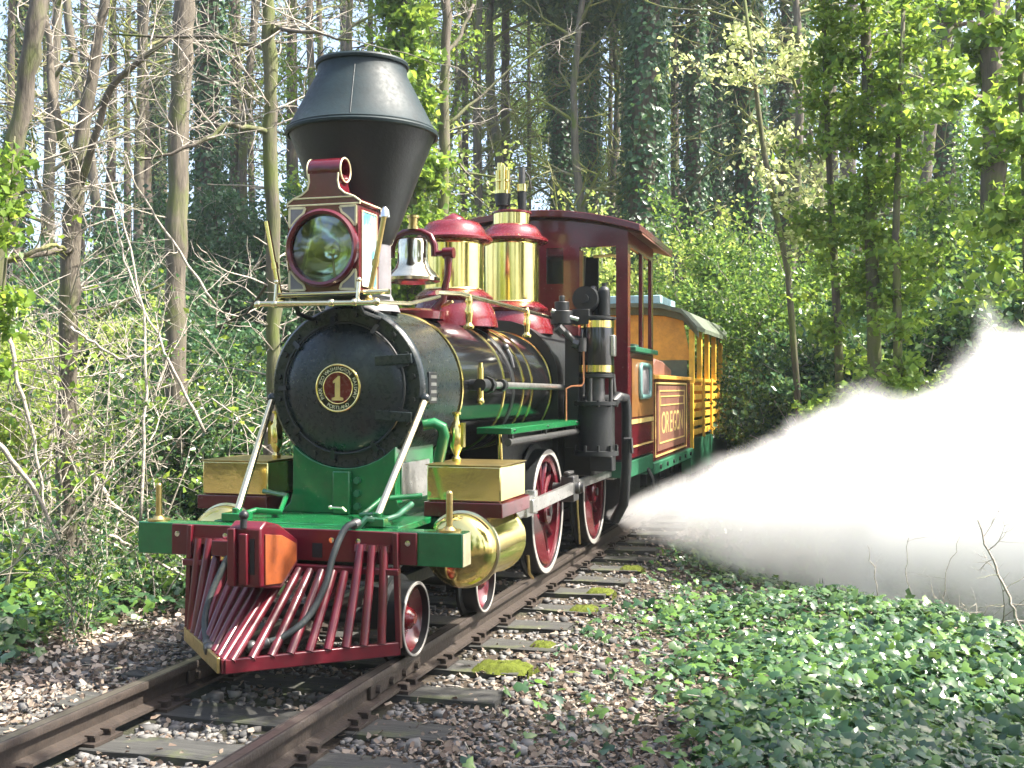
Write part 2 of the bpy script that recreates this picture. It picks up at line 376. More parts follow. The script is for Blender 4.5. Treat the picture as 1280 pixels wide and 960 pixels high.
# --- frame, bumper beam, deck
fr = MB()
for s in (-1, 1):
    fr.box(s * .30 - .03, s * .30 + .03, .12, 4.6, .36, .52)
    fr.box(s * .30 - .025, s * .30 + .025, 1.5, 4.4, .20, .26)
for y in (.9, 1.6, 3.1, 4.2): fr.box(-.27, .27, y, y + .08, .30, .50)
fr.build('main_frame', IRON, L, bevel=.004)
beam = MB().box(-.758, .758, 0, .10, .42, .56).build('bumper_beam', GREEN, L, bevel=.005)
MB().box(-.577, .565, -.016, -.001, .425, .557).build('beam_plate', PILOTRED, beam, bevel=.003)
MB().box(.7585, .7615, .004, .096, .424, .556).build('sunlit_end', CREAM, beam)  # cream sheet painted in for sunlight on the beam's right end
bt = MB()
for x in (-.545, -.31, -.2, .19, .31, .53): bt.lathe([(0, -.026), (.012, -.024), (.013, -.016)], (x, 0, .515), 'y', 10)
bt.build_each('bolt', SILVER, beam)
dk = MB().box(-.44, .44, .102, 1.0, .535, .565)
dk.build('front_deck', GREEN, L, bevel=.004)
for s in (-1, 1):
    p = MB(); p.cyl((s * .685, .05, .56), 'z', .05, .008, 20); p.cyl((s * .685, .05, .568), 'z', .033, .014, 18, .018)
    p.tube([(s * .685, .05, .575), (s * .685, .05, .715)], .014, 10); p.ball((s * .685, .05, .715), .0145, 10)
    p.build('flag_stand', OLDBRASS, L)
# --- smokebox saddle
sd_ = [(-.33, .565), (-.31, .575), (-.275, .61), (-.262, .66), (-.26, .83)] + arc(0, BZ, .375, 226, 314, 10) + [(.26, .83), (.262, .66), (.275, .61), (.31, .575), (.33, .565)]
sad = MB().prism(sd_, 'y', .50, 1.0).build('saddle', GREEN, L, bevel=.004)
st = MB(); st.box(-.035, .05, .455, .498, .565, .765); st.build('step_bracket', GREEN, sad, bevel=.006)
nb = MB()
for z in (.60, .66, .72): nb.cyl((.075, .50, z), (0, -1, 0), .017, .022, 6)
nb.build_each('stud_nut', DKGREEN, sad)
MB().box(.262, .272, .56, .92, .62, .80).build('saddle_highlight', STEEL, sad, bevel=.003)  # bright sheet standing in for the sun's highlight on the saddle
# --- smokebox with door
sbx = MB().lathe([(.15, .0), (.372, .0), (.385, .012), (.39, .035), (.385, .05), (.385, .53), (.2, .53)], (0, .525, BZ), 'y', 72).build('smokebox', GRAPH, L)
door = MB().lathe([(.305, .006), (.303, -.012), (.295, -.022), (.25, -.036), (.16, -.062), (.10, -.072), (0, -.075)], (0, .525, BZ), 'y', 64).build('smokebox_door', GRAPH, sbx)
hg = MB()
for z in (.135, -.135):
    hg.bar((.34, .505, BZ + z), (.17, .482, BZ + z * .92), .022, .045)
hg.build_each('door_hinge', GRAPH, sbx, bevel=.003)
bl = MB()
for i in range(20):
    t = 2 * math.pi * (i + .5) / 20; bl.cyl((.345 * math.cos(t), .526, BZ + .345 * math.sin(t)), (0, -1, 0), .0125, .016, 6)
bl.build_each('ring_bolt', IRON, sbx); bl = MB()
for i in range(9):
    t = R(20 + 40 * i); c = Vector((.312 * math.cos(t), 0, .312 * math.sin(t)))
    bl.bar((c.x * .93, .497, BZ + c.z * .93), (c.x * 1.08, .512, BZ + c.z * 1.08), .022, .016, (0, 1, 0))
bl.build_each('door_clamp', IRON, sbx)
MB().ring((.17, .522, BZ - .31), 'y', .03, .006, 24, 8).build('wash_plug', IRON, sbx)
gr = MB(); gr.ring((0, .50, BZ), 'y', .306, .006, 72, 8); gr.build('door_rim', IRON, sbx)
# number plate
py = .455
pl = MB().lathe([(0, -.012), (.112, -.012), (.112, .012), (0, .012)], (0, py, BZ), 'y', 48).build('number_plate', BLACK, L)
MB().ring((0, py - .012, BZ), 'y', .108, .0055, 56, 8).build('plate_rim', BRASS, pl)
MB().ring((0, py - .012, BZ), 'y', .073, .0035, 48, 8).build('inner_rim', BRASS, pl)
MB().lathe([(0, -.0145), (.071, -.0145), (.071, -.012)], (0, py, BZ), 'y', 48).build('red_field', RED, pl)
def plate_text(txt, r, mid, size, step, flip):
    b = MB()
    for i, ch in enumerate(txt):
        if ch == ' ': continue
        a = R(mid + (i - (len(txt) - 1) / 2) * (step if flip else -step)); v, f = glyph(ch); rot = a + (math.pi / 2 if flip else -math.pi / 2)
        cx_, cz_ = r * math.cos(a), r * math.sin(a); V = []
        for x, y, z in v:
            x, y = x * size, (y - .36) * size
            V.append((cx_ + x * math.cos(rot) - y * math.sin(rot), py - .0135 - z * size, BZ + cz_ + x * math.sin(rot) + y * math.cos(rot)))
        b.add(V, f)
    return b
tx = plate_text('WASHINGTON', .0905, 90, .024, 9.0, False)
for a, b_ in (('PORTLAND', 270), ('PARK ZOO', 180), ('RAILWAY', 0)):
    q = plate_text(a, .0905, b_, .024, 9.0, a == 'PORTLAND'); tx.add(q.v, q.f)
tx.build('plate_lettering', CREAM, pl)
v, f = glyph('1')
one = MB(); k = .125
# a serif "1": stem, flag and foot
one.prism([(-.012, -.05), (.012, -.05), (.012, .055), (.004, .055), (-.022, .032), (-.022, .022), (-.012, .026)], 'y', py - .021, py - .0148)
one.prism([(-.028, -.058), (.028, -.058), (.028, -.046), (.012, -.042), (-.012, -.042), (-.028, -.046)], 'y', py - .0205, py - .0148)
one.v = [(x, y, z + BZ) for x, y, z in one.v]; one.build('numeral', GOLD, pl)
# hinge block and name tab on the smokebox flank
hb = MB(); hb.box(.372, .392, .60, .70, BZ - .075, BZ + .075)
hb.build('maker_tab', IRON, sbx, bevel=.004)
hb2 = MB()
for i in range(4): hb2.box(.391, .3945, .615, .685, BZ - .06 + i * .035, BZ - .045 + i * .035)
hb2.build_each('tab_rib', STEEL, sbx)
# --- boiler
bo = MB().lathe([(.2, 0), (RB, 0), (RB, 1.93), (.2, 1.93)], (0, 1.055, BZ), 'y', 96).build('boiler', JACK, L)
for y, r in ((1.095, .386), (1.85, .380), (2.25, .380), (2.45, .380), (2.93, .380)):
    MB().lathe([(r - .01, -.014), (r + .003, -.013), (r + .006, 0), (r + .003, .013), (r - .01, .014)], (0, y, BZ), 'y', 96, close=True).build('boiler_band', BRASS, bo)
pn = MB(); pn.lathe([(RB + .002, 0), (RB + .006, .004), (RB + .006, .05), (RB + .002, .054)], (0, 2.0, BZ), 'y', 80, close=True)
pn.build('jacket_seam', IRON, bo)
fb = MB().prism([(-.41, .5), (.41, .5), (.41, 1.2)] + arc(0, 1.2, .41, 0, 180, 16) + [(-.41, 1.2)], 'y', 2.985, 3.86).build('firebox', IRON, L)
# wash-out cleats on the boiler flank (white glints in the photo)
for s in (-1, 1):
    c = MB(); c.tube([(s * .33, 2.05, BZ + .23), (s * .355, 2.04, BZ + .19), (s * .37, 2.05, BZ + .12)], .012, 8); c.ball((s * .325, 2.05, BZ + .24), .022, 10)
    c.build('check_cock', DKSTEEL, L)
# --- smokestack
SY = .715
stk = MB()
stk.lathe([(.0, 1.5), (.14, 1.5), (.138, 1.86), (.12, 1.86)], (0, SY, 0), 'z', 48)
stk.build('smokestack', GREYPAINT, L)
stackroot = [o for o in L.children if o.name.startswith('smokestack')][0]
MB().lathe([(.13, 1.83), (.145, 1.845), (.19, 1.955), (.275, 2.18), (.352, 2.375)], (0, SY, 0), 'z', 72).build('stack_cone', IRON, stackroot)
MB().lathe([(.351, 2.374), (.362, 2.374), (.364, 2.392), (.352, 2.40), (.298, 2.505), (.244, 2.61), (.218, 2.66), (.214, 2.70)], (0, SY, 0), 'z', 72).build('stack_hood', STACKM, stackroot)
MB().lathe([(.212, 2.695), (.224, 2.70), (.227, 2.712), (.221, 2.722), (.20, 2.724), (.19, 2.70), (.05, 2.68)], (0, SY, 0), 'z', 64).build('stack_lip', STACKM, stackroot)
MB().lathe([(.356, 2.362), (.367, 2.366), (.370, 2.378), (.363, 2.386)], (0, SY, 0), 'z', 72, close=True).build('stack_brim', STACKM, stackroot)
sr = MB()
for i in range(3):
    t = R(-75 + i * 120); sr.tube([(.354 * math.cos(t), SY + .354 * math.sin(t), 2.40), (.219 * math.cos(t), SY + .219 * math.sin(t), 2.66)], .0018, 6)
sr.build_each('stack_seam', STACKM, stackroot)
MB().lathe([(.185, 1.515), (.175, 1.545), (.15, 1.58), (.141, 1.6)], (0, SY, 0), 'z', 48).build('stack_base', GREYPAINT, stackroot)
# --- headlamp on its shelf
HY = .29
hs = MB(); hs.box(-.21, .21, .25, .56, 1.56, 1.575)
hs.tube([(-.15, .30, 1.56), (-.16, .36, 1.49), (-.17, .55, 1.47)], .012, 8); hs.tube([(.15, .30, 1.56), (.16, .36, 1.49), (.17, .55, 1.47)], .012, 8)
hs.build('lamp_shelf', IRON, L)
rl = MB()
rl.tube([(-.29, .225, 1.528), (.295, .225, 1.522)], .0125, 12)
rl.tube([(-.225, .262, 1.567), (.33, .262, 1.572)], .0125, 12)
for x in (-.29, -.205, .07, .18, .285):
    rl.ball((x, .225, 1.525), .019, 12)
rl.tube([(.285, .225, 1.525), (.31, .55, 1.54), (.33, .9, 1.60)], .009, 8); rl.tube([(-.285, .225, 1.525), (-.31, .55, 1.54), (-.33, .9, 1.60)], .009, 8)
for x in (-.205, .195): rl.tube([(x, .225, 1.525), (x, .24, 1.62)], .009, 8); rl.ball((x, .24, 1.625), .013, 10)
rl.build('shelf_rail', PALEBRASS, L)
lamp = MB()
X0 = .172
circ = [(.158 * math.cos(2 * math.pi * i / 48), 1.775 + .158 * math.sin(2 * math.pi * i / 48)) for i in range(48)]
lz0, lz1 = 1.582, 1.968
lamp.box(-X0, X0, HY + .20, HY + .225, lz0, lz1); lamp.box(-X0, -X0 + .012, HY, HY + .2, lz0, lz1); lamp.box(X0 - .012, X0, HY, HY + .2, lz0, lz1)
lamp.box(-X0 + .012, X0 - .012, HY, HY + .2, lz0, lz0 + .012); lamp.box(-X0 + .012, X0 - .012, HY, HY + .2, lz1 - .012, lz1)
lo = lamp.build('headlamp', MAROON, L, bevel=.003)
fp = MB()                                                             # front plate with a round hole
sq = []
for i in range(48):
    c, s_ = math.cos(2 * math.pi * i / 48), math.sin(2 * math.pi * i / 48); k = 1 / max(abs(c), abs(s_)); sq.append((c * k * X0, 1.775 + s_ * k * .193))
for i in range(48):
    j = (i + 1) % 48
    fp.add([(circ[i][0], HY - .008, circ[i][1]), (circ[j][0], HY - .008, circ[j][1]), (sq[j][0], HY - .008, sq[j][1]), (sq[i][0], HY - .008, sq[i][1])], [(0, 1, 2, 3)])
    fp.add([(sq[i][0], HY - .008, sq[i][1]), (sq[j][0], HY - .008, sq[j][1]), (sq[j][0], HY, sq[j][1]), (sq[i][0], HY, sq[i][1])], [(0, 1, 2, 3)])
fp.build('front_plate', MAROON, lo)
MB().lathe([(.150, -.012), (.152, -.03), (.165, -.036), (.176, -.026), (.178, -.008)], (0, HY, 1.775), 'y', 56).build('lens_bezel', MAROON, lo)
MB().lathe([(0, .14), (.03, .137), (.07, .115), (.11, .075), (.135, .03), (.15, -.01)], (0, HY, 1.775), 'y', 56).build('reflector', REFLECTOR, lo)
MB().ring((.035, HY + .02, 1.765), 'y', .018, .005, 24, 8).tube([(.035, HY + .02, 1.747), (.035, HY + .05, 1.63)], .006, 8).cyl((.035, HY + .03, 1.765), 'y', .012, .05, 12).build('burner', SILVER, lo)
MB().lathe([(0, -.03), (.08, -.026), (.152, -.014), (.152, -.011), (.08, -.022), (0, -.026)], (0, HY, 1.775), 'y', 48).build('lens', GLASS, lo)
tri = MB(); cr = MB()
for sx in (-1, 1):
    for sz in (-1, 1):
        pts = [(sx * .163, 1.775 + sz * .186)] + [(sx * .185 * math.cos(R(a)), 1.775 + sz * .185 * math.sin(R(a))) for a in range(32, 60, 3)]
        pts = [p for p in pts if abs(p[0]) <= .1635 and abs(p[1] - 1.775) <= .1865]
        ex = [(sx * .163, 1.775 + sz * .105), *[p for p in pts[1:]], (sx * .085, 1.775 + sz * .184), pts[0]]
        tri.prism(ex, 'y', HY - .0105, HY - .0085)
        cr = MB()
        for a, b_ in zip(ex, ex[1:] + ex[:1]): cr.bar((a[0], HY - .0105, a[1]), (b_[0], HY - .0105, b_[1]), .010, .004, (0, 1, 0))
        cr.build('corner_line', CREAM, lo)
tri.build_each('corner_panel', GREYPAINT, lo)
MB().box(X0 + .0005, X0 + .003, HY + .035, HY + .185, lz0 + .03, lz1 - .03).build('side_picture', PICTURE, lo)
sl = MB()
for a, b_ in (((HY + .03, lz0 + .025), (HY + .03, lz1 - .025)), ((HY + .19, lz0 + .025), (HY + .19, lz1 - .025)), ((HY + .03, lz0 + .025), (HY + .19, lz0 + .025)), ((HY + .03, lz1 - .025), (HY + .19, lz1 - .025))):
    sl.bar((X0 + .003, *a), (X0 + .003, *b_), .005, .006, (1, 0, 0))
sl.build('side_line', CREAM, lo)
# lamp roof: ogee front-to-back, vent tube on top
prof = [(X0 + .006, lz1), (X0 + .008, lz1 + .014), (.150, lz1 + .035), (.105, lz1 + .052), (.078, lz1 + .075), (.070, lz1 + .11), (.073, lz1 + .145)]
vent = MB().prism([(-p[0], p[1]) for p in prof] + [(p[0], p[1]) for p in prof[::-1]], 'y', HY + .0, HY + .11).build('lamp_roof', MAROON, lo)
MB().prism([(-(X0 + .004), lz1), (X0 + .004, lz1), (X0 - .03, lz1 + .04), (-X0 + .03, lz1 + .04)], 'y', HY + .11, HY + .225).build('rear_roof', MAROON, lo, bevel=.008)
ct = MB().lathe([(.0, -.082), (.054, -.082), (.056, -.076), (.056, .076), (.054, .082), (.046, .082), (.044, .02), (0, .02)], (0, HY + .055, lz1 + .165), 'x', 32); ct.build('vent_drum', MAROON, lo)
MB().cyl((0, HY + .18, lz1 + .04), 'z', .022, .025, 12).ball((0, HY + .18, lz1 + .068), .018, 10).build('filler_cap', MAROON, lo)
ol = MB()
for s in (-1, 1):
    pts = [(s * p[0], HY - .002, p[1]) for p in prof]; ol.tube(pts, .0045, 6)
    ol.ring((s * .082, HY + .055, lz1 + .165), 'x', .054, .004, 28, 6)
ol.tube([(-X0, HY - .003, lz1 + .004), (X0, HY - .003, lz1 + .004)], .0045, 6); ol.tube([(-.15, HY - .003, lz1 + .035), (.15, HY - .003, lz1 + .035)], .0035, 6)
ol.tube([(X0 + .008, HY, lz1 + .012), (X0 + .008, HY + .225, lz1 + .012)], .0045, 6)
ol.build('roof_line', CREAM, lo)
# flag staffs leaning outwards beside the lamp
for s in (-1, 1):
    p = MB().tube([(s * .215, .30, 1.54), (s * .29, .30, 1.91)], [.012, .012], 10); p.ball((s * .215, .30, 1.545), .02, 10)
    p.cyl((s * .245, .30, 1.69), (s * .075, 0, .37), .0165, .03, 12)
    p.build('flag_staff', OLDBRASS if s > 0 else BRASS, L)
MB().lathe([(.0, 0), (.024, 0), (.02, .03), (.008, .045), (0, .046)], (.293, .30, 1.905), 'z', 14).build('staff_tip', SILVER, L)
# --- bell
BELLM = paint('bell_metal', (.80, .74, .55), .14, metal=1, dirty=.25)
bell = MB().lathe([(0, 1.960), (.06, 1.960), (.076, 1.952), (.082, 1.935), (.084, 1.860), (.087, 1.825), (.102, 1.795), (.135, 1.765), (.150, 1.745), (.148, 1.728), (.125, 1.720), (.10, 1.740)], (0, 1.385, 0), 'z', 48).build('bell', BELLM, L)
yk = MB(); yk.tube([(-.125, 1.385, 1.860), (-.123, 1.385, 1.920), (-.10, 1.385, 1.970), (-.05, 1.385, 1.995), (0, 1.385, 2.000), (.05, 1.385, 1.995), (.10, 1.385, 1.970), (.123, 1.385, 1.920), (.125, 1.385, 1.860)], .02, 12)
yk.tube([(.12, 1.385, 1.875), (.215, 1.385, 1.875)], .017, 10); yk.tube([(-.12, 1.385, 1.875), (-.215, 1.385, 1.875)], .017, 10)
yk.build('bell_yoke', MAROON, bell)
bs = MB()
for s in (-1, 1):
    bs.tube([(s * .205, 1.385, 1.880), (s * .20, 1.385, 1.760), (s * .17, 1.385, 1.62), (s * .12, 1.385, 1.56)], [.024, .018, .022, .03], 12); bs.cyl((s * .175, 1.385, 1.875), (s, 0, 0), .03, .06, 16)
bs.lathe([(.17, 1.52), (.175, 1.56), (.13, 1.575), (0, 1.58)], (0, 1.385, 0), 'z', 32)
bs.build('bell_stand', MAROON, bell)
MB().cyl((0, 1.385, 2.010), 'z', .03, .018, 20).cyl((0, 1.385, 2.026), 'z', .022, .045, 20, .026).cyl((0, 1.385, 2.072), 'z', .034, .012, 20).build('bell_finial', OLDBRASS, bell)
MB().tube([(.128, 1.385, 1.60), (.16, 1.38, 1.585), (.24, 1.35, 1.61)], .008, 8).build('bell_lever', OLDBRASS, bell)
# --- domes
def dome(y, r, name, zb, zt, crown):
    sx = r / .18
    b = MB().lathe([(.27 * sx, zb - .05), (.262 * sx, zb), (.245 * sx, zb + .05), (.225 * sx, zb + .085), (.222 * sx, zb + .10), (.235 * sx, zb + .115), (.238 * sx, zb + .13), (.21 * sx, zb + .155), (.185 * sx, zb + .17), (.1, zb + .17)], (0, y, 0), 'z', 56).build(name, RED, L)
    MB().lathe([(r, zb + .165), (r, zt)], (0, y, 0), 'z', 64).build('dome_casing', BRASS, b)
    MB().lathe([(r + .003, zb + .168), (r + .008, zb + .172), (r + .003, zb + .18)], (0, y, 0), 'z', 48).lathe([(r + .002, zt - .012), (r + .008, zt - .006), (r + .002, zt)], (0, y, 0), 'z', 48).build('casing_bead', BRASS, b)
    MB().lathe([(r - .02, zt - .004), (.222 * sx, zt), (.237 * sx, zt + .01), (.238 * sx, zt + .024), (.225 * sx, zt + .036), (.20 * sx, zt + .05), (.183 * sx, zt + .085), (.158 * sx, zt + .118)] + crown, (0, y, 0), 'z', 64).build('dome_cap', RED, b)
    return b
dome(2.05, .178, 'sand_dome', 1.56, 2.015, [(.11, 2.148), (.07, 2.153), (.062, 2.168), (.03, 2.185), (.012, 2.196), (0, 2.197)])
sdm = dome(3.28, .195, 'steam_dome', 1.575, 2.165, [(.15, 2.292), (.13, 2.295)])
MB().lathe([(.132, 2.285), (.132, 2.375)], (0, 3.28, 0), 'z', 48).build('dome_turret', BRASS, sdm)
MB().lathe([(.131, 2.37), (.14, 2.375), (.14, 2.385), (.12, 2.392), (0, 2.395)], (0, 3.28, 0), 'z', 48).build('turret_cap', RED, sdm)
sv = MB(); br = MB()
sv.cyl((-.06, 3.26, 2.39), 'z', .03, .05, 14); sv.cyl((-.06, 3.26, 2.43), 'z', .05, .085, 18, .058); sv.cyl((.075, 3.28, 2.39), 'z', .028, .14, 14, .034)
sv.build('valve_body', IRON, sdm)
for i in range(5):
    t = 2 * math.pi * i / 5; br.cyl((-.06 + .034 * math.cos(t), 3.26 + .034 * math.sin(t), 2.52), 'z', .019, .16 + .03 * (i % 3), 12)
br.cyl((-.06, 3.26, 2.51), 'z', .056, .03, 20); br.cyl((-.06, 3.26, 2.60), 'z', .056, .012, 20)
br.cyl((.075, 3.28, 2.53), 'z', .036, .05, 16)
br.build('whistle', BRASS, sdm)
MB().cyl((.075, 3.28, 2.58), 'z', .024, .12, 12).tube([(.075, 3.28, 2.70), (.12, 3.30, 2.64), (.135, 3.32, 2.55)], .006, 6).build('safety_valve', DKSTEEL, sdm)

# --- handrails
for s in (-1, 1):
    h = MB(); h.tube([(s * .30, .95, 1.625), (s * .345, 1.15, 1.635), (s * .36, 1.9, 1.628), (s * .375, 2.62, 1.62), (s * .385, 3.86, 1.60)], .0125, 12)
    h.build('handrail', PALEBRASS, L)
    for y, x in ((1.30, .349), (2.36, .369)):
        st_ = MB().lathe([(.026, 0), (.03, .012), (.016, .03), (.02, .07), (.024, .095), (.014, .12), (.02, .14), (.018, .165), (.01, .18), (0, .19)], (s * x, y, 1.462), 'z', 16).build('handrail_post', BRASS, L)
# --- feed pipe and check valve
for s in (-1, 1):
    p = MB(); p.tube([(s * .44, 1.32, 1.165), (s * .44, 1.5, 1.165), (s * .44, 2.95, 1.155), (s * .43, 3.3, 1.15)], .019, 12)
    p.build('feed_pipe', STEEL, L)
    c = MB(); c.cyl((s * .44, 1.20, 1.165), 'y', .034, .10, 14); c.cyl((s * .44, 1.32, 1.165), 'y', .045, .03, 8); c.cyl((s * .44, 1.36, 1.165), 'y', .034, .06, 14, .028); c.cyl((s * .44, 1.56, 1.165), 'y', .034, .05, 14); c.cyl((s * .36, 1.24, 1.165), (s, 0, 0), .03, .08, 14)
    c.build_each('check_valve', IRON, L)
    c = MB(); c.cyl((s * .44, 1.215, 1.195), 'z', .017, .06, 10); c.cyl((s * .44, 1.215, 1.09), 'z', .017, .06, 10); c.ball((s * .44, 1.215, 1.082), .022, 10); c.cyl((s * .44, 1.215, 1.25), 'z', .012, .03, 8)
    c.build('oil_cup', BRASS, L)
# --- running boards
for s in (-1, 1):
    a, b_ = sorted((s * .37, s * .565))
    rbd = MB().box(a, b_, 1.36, 3.0, .905, .94).build('running_board', GREEN, L, bevel=.004)
    MB().tube([(s * .545, 1.36, .862), (s * .545, 2.96, .862)], .02, 12).build('reach_rod', DKSTEEL, rbd)
    q = MB()
    for y in (1.40, 2.1, 2.85): q.box(s * .545 - .012, s * .545 + .012, y, y + .03, .87, .906); q.ball((s * .565, y + .015, .925), .008, 8)
    q.build('hanger', IRON, rbd)
    MB().tube([(s * .44, 1.55, .90), (s * .445, 1.56, .70), (s * .46, 1.60, .52)], .013, 10).build('drain_pipe', BRASS, L)
# --- smokebox braces
for s in (-1, 1):
    b = MB().tube([(s * .39, .545, 1.10), (s * .335, .12, .60)], .0165, 14); b.build('smokebox_brace', PALEBRASS, L)
    b = MB(); b.box(s * .335 - .05, s * .335 + .05, .07, .17, .565, .60); b.cyl((s * .335, .12, .59), 'z', .022, .03, 10)
    b.build('brace_foot', GREEN, L, bevel=.003); MB().ball((s * .39, .545, 1.10), .027, 10).build('brace_boss', GRAPH, L)
# --- steam and exhaust pipes by the saddle
for s in (-1, 1):
    if s > 0: MB().tube([(s * .35, .62, .975), (s * .40, .64, .985), (s * .435, .65, .965), (s * .44, .66, .93), (s * .41, .68, .82), (s * .37, .70, .70)], [.026, .026, .028, .028, .027, .025], 14).build('steam_pipe', GREEN, L)
    MB().tube([(s * .33, .13, .585), (s * .30, .22, .60), (s * .20, .26, .59), (s * .24, .40, .65), (s * .40, .48, .66)], .013, 10).build('drain_linkage', GREEN, L)
g = MB().tube([(.28, .03, .56), (.31, .06, .60), (.36, .10, .585), (.40, .18, .60), (.42, .30, .64)], .014, 10); g.build('brake_pipe', DKGREEN, L)
MB().tube([(.03, .30, .615), (.10, .28, .615), (.115, .28, .60)], .006, 8).ball((.03, .30, .615), .01, 8).build('drain_cock', PALEBRASS, L)
# --- cylinders, valve chests, slide bars
for s in (-1, 1):
    cx_ = s * .595
    c = MB().lathe([(0, -.055), (.07, -.05), (.125, -.03), (.158, .0), (.165, .04), (.165, .06)], (cx_, .42, .425), 'y', 56)
    cyl_ = MB().lathe([(.162, .055), (.162, .46), (.166, .47), (.172, .485), (.172, .50), (.10, .505), (0, .505)], (cx_, .42, .425), 'y', 56).build('cylinder', BRASS, L)
    c.build('cylinder_cover', BRASS, cyl_)
    MB().lathe([(.163, .052), (.175, .056), (.177, .068), (.163, .075)], (cx_, .42, .425), 'y', 56, close=True).build('cylinder_band', PALEBRASS, cyl_)
    a, b_ = sorted((s * .40, s * .775)); MB().box(a, b_, .50, .96, .565, .632).build('chest_seat', MAROON, cyl_, bevel=.004)
    a, b_ = sorted((s * .405, s * .76)); MB().box(a, b_, .525, .93, .633, .795).build('valve_chest', BOXBRASS, cyl_, bevel=.007)
    a, b_ = sorted((s * .400, s * .766)); MB().box(a, b_, .520, .935, .796, .801).build('chest_lid', OLDBRASS, cyl_, bevel=.002)
    a, b_ = sorted((s * .30, s * .50)); MB().box(a, b_, .52, .95, .36, .56).build('cylinder_web', GREEN, cyl_, bevel=.01)
    l = MB(); l.lathe([(.02, 0), (.024, .015), (.012, .03), (.022, .05), (.03, .07), (.03, .16), (.02, .175), (.012, .2), (.012, .22), (.022, .225), (.022, .235), (0, .24)], (s * .475, .74, .80), 'z', 16)
    l.box(s * .50, s * .515, .725, .755, .87, .985)
    l.build('lubricator', BRASS, cyl_)
    q = MB()
    for z in (.475, .535): q.box(s * .57 - .022, s * .57 + .022, .935, 1.72, z, z + .022)
    q.box(s * .57 - .03, s * .57 + .03, 1.70, 1.76, .45, .58)
    q.build('slide_bar', STEEL, L, bevel=.003)
    q = MB(); q.box(s * .57 - .035, s * .57 + .035, 1.52, 1.66, .45, .56); q.tube([(s * .57, .92, .425), (s * .57, 1.55, .47)], .02, 10); q.build('crosshead', STEEL, L, bevel=.004)
    q = MB(); q.tube([(s * .60, .93, .70), (s * .60, 1.14, .70)], .012, 10); q.box(s * .60 - .015, s * .60 + .015, 1.13, 1.16, .66, .74); q.build('valve_spindle', DKSTEEL, L)
# --- driving wheels
WR = .385
def wheel_pieces(r, big):
    """meshes for a wheel whose axle is local X and whose outer face looks to +X"""
    ty = MB().lathe([(r * .90, -.045), (r + .028, -.047), (r + .028, -.03), (r, -.022), (r, .05), (r - .004, .055), (r * .905, .055)], (0, 0, 0), 'x', 64, close=True)
    face = MB().lathe([(r - .001, .0545), (r - .004, .0575), (r * .915, .0575), (r * .91, .0545)], (0, 0, 0), 'x', 64, close=True)
    return ty.mesh('tyre', IRON), face.mesh('tyre_face', TYRE)
ty_d, tf_d = wheel_pieces(WR, True)
rim_d = MB().lathe([(WR * .80, -.02), (WR * .91, -.03), (WR * .91, .045), (WR * .80, .035)], (0, 0, 0), 'x', 64, close=True).mesh('rim', MAROON)
hub_d = MB().lathe([(0, -.05), (.085, -.05), (.085, .05), (.075, .062), (.04, .064), (0, .064)], (0, 0, 0), 'x', 32).mesh('hub', MAROON)
spoke_d = MB().tube([(0, 0, .07), (0, 0, .20), (0, 0, WR * .83)], [.024, .017, .021], 8).mesh('spoke', MAROON)
cw = [(WR * .85 * math.cos(R(a)), WR * .85 * math.sin(R(a))) for a in range(-58, 59, 6)]
cwt = MB().prism(cw + [(.19, .17), (.16, .0), (.19, -.17)], 'x', .002, .052).mesh('counterweight', MAROON)
crank_d = MB().cyl((.05, 0, 0), 'x', .045, .09, 20).mesh('crank_pin', STEEL)
PIN = R(43)                                                           # crank angle from +Y
def driver(y, s):
    e = bpy.data.objects.new('driving_wheel', rim_d); COL.objects.link(e); e.parent = L
    e.location = (s * .425, y - 2.0, WR); e.rotation_euler = (0, 0, 0 if s > 0 else math.pi)
    place(ty_d, 'tyre', e); place(tf_d, 'tyre_face', e); place(hub_d, 'hub', e)
    for i in range(14): place(spoke_d, 'spoke', e, (0, 0, 0), (2 * math.pi * i / 14 + .1, 0, 0))
    place(cwt, 'counterweight', e, (0, 0, 0), (R(223) if s > 0 else R(-43), 0, 0))
    MB().cyl((s * .41, y, WR), (s, 0, 0), .03, .09, 16).build('axle_end', DKSTEEL, L)
for y in (2.455, 3.83):
    for s in (-1, 1): driver(y, s)
    MB().cyl((-.4, y, WR), 'x', .055, .8, 16).build('axle', DKSTEEL, L)
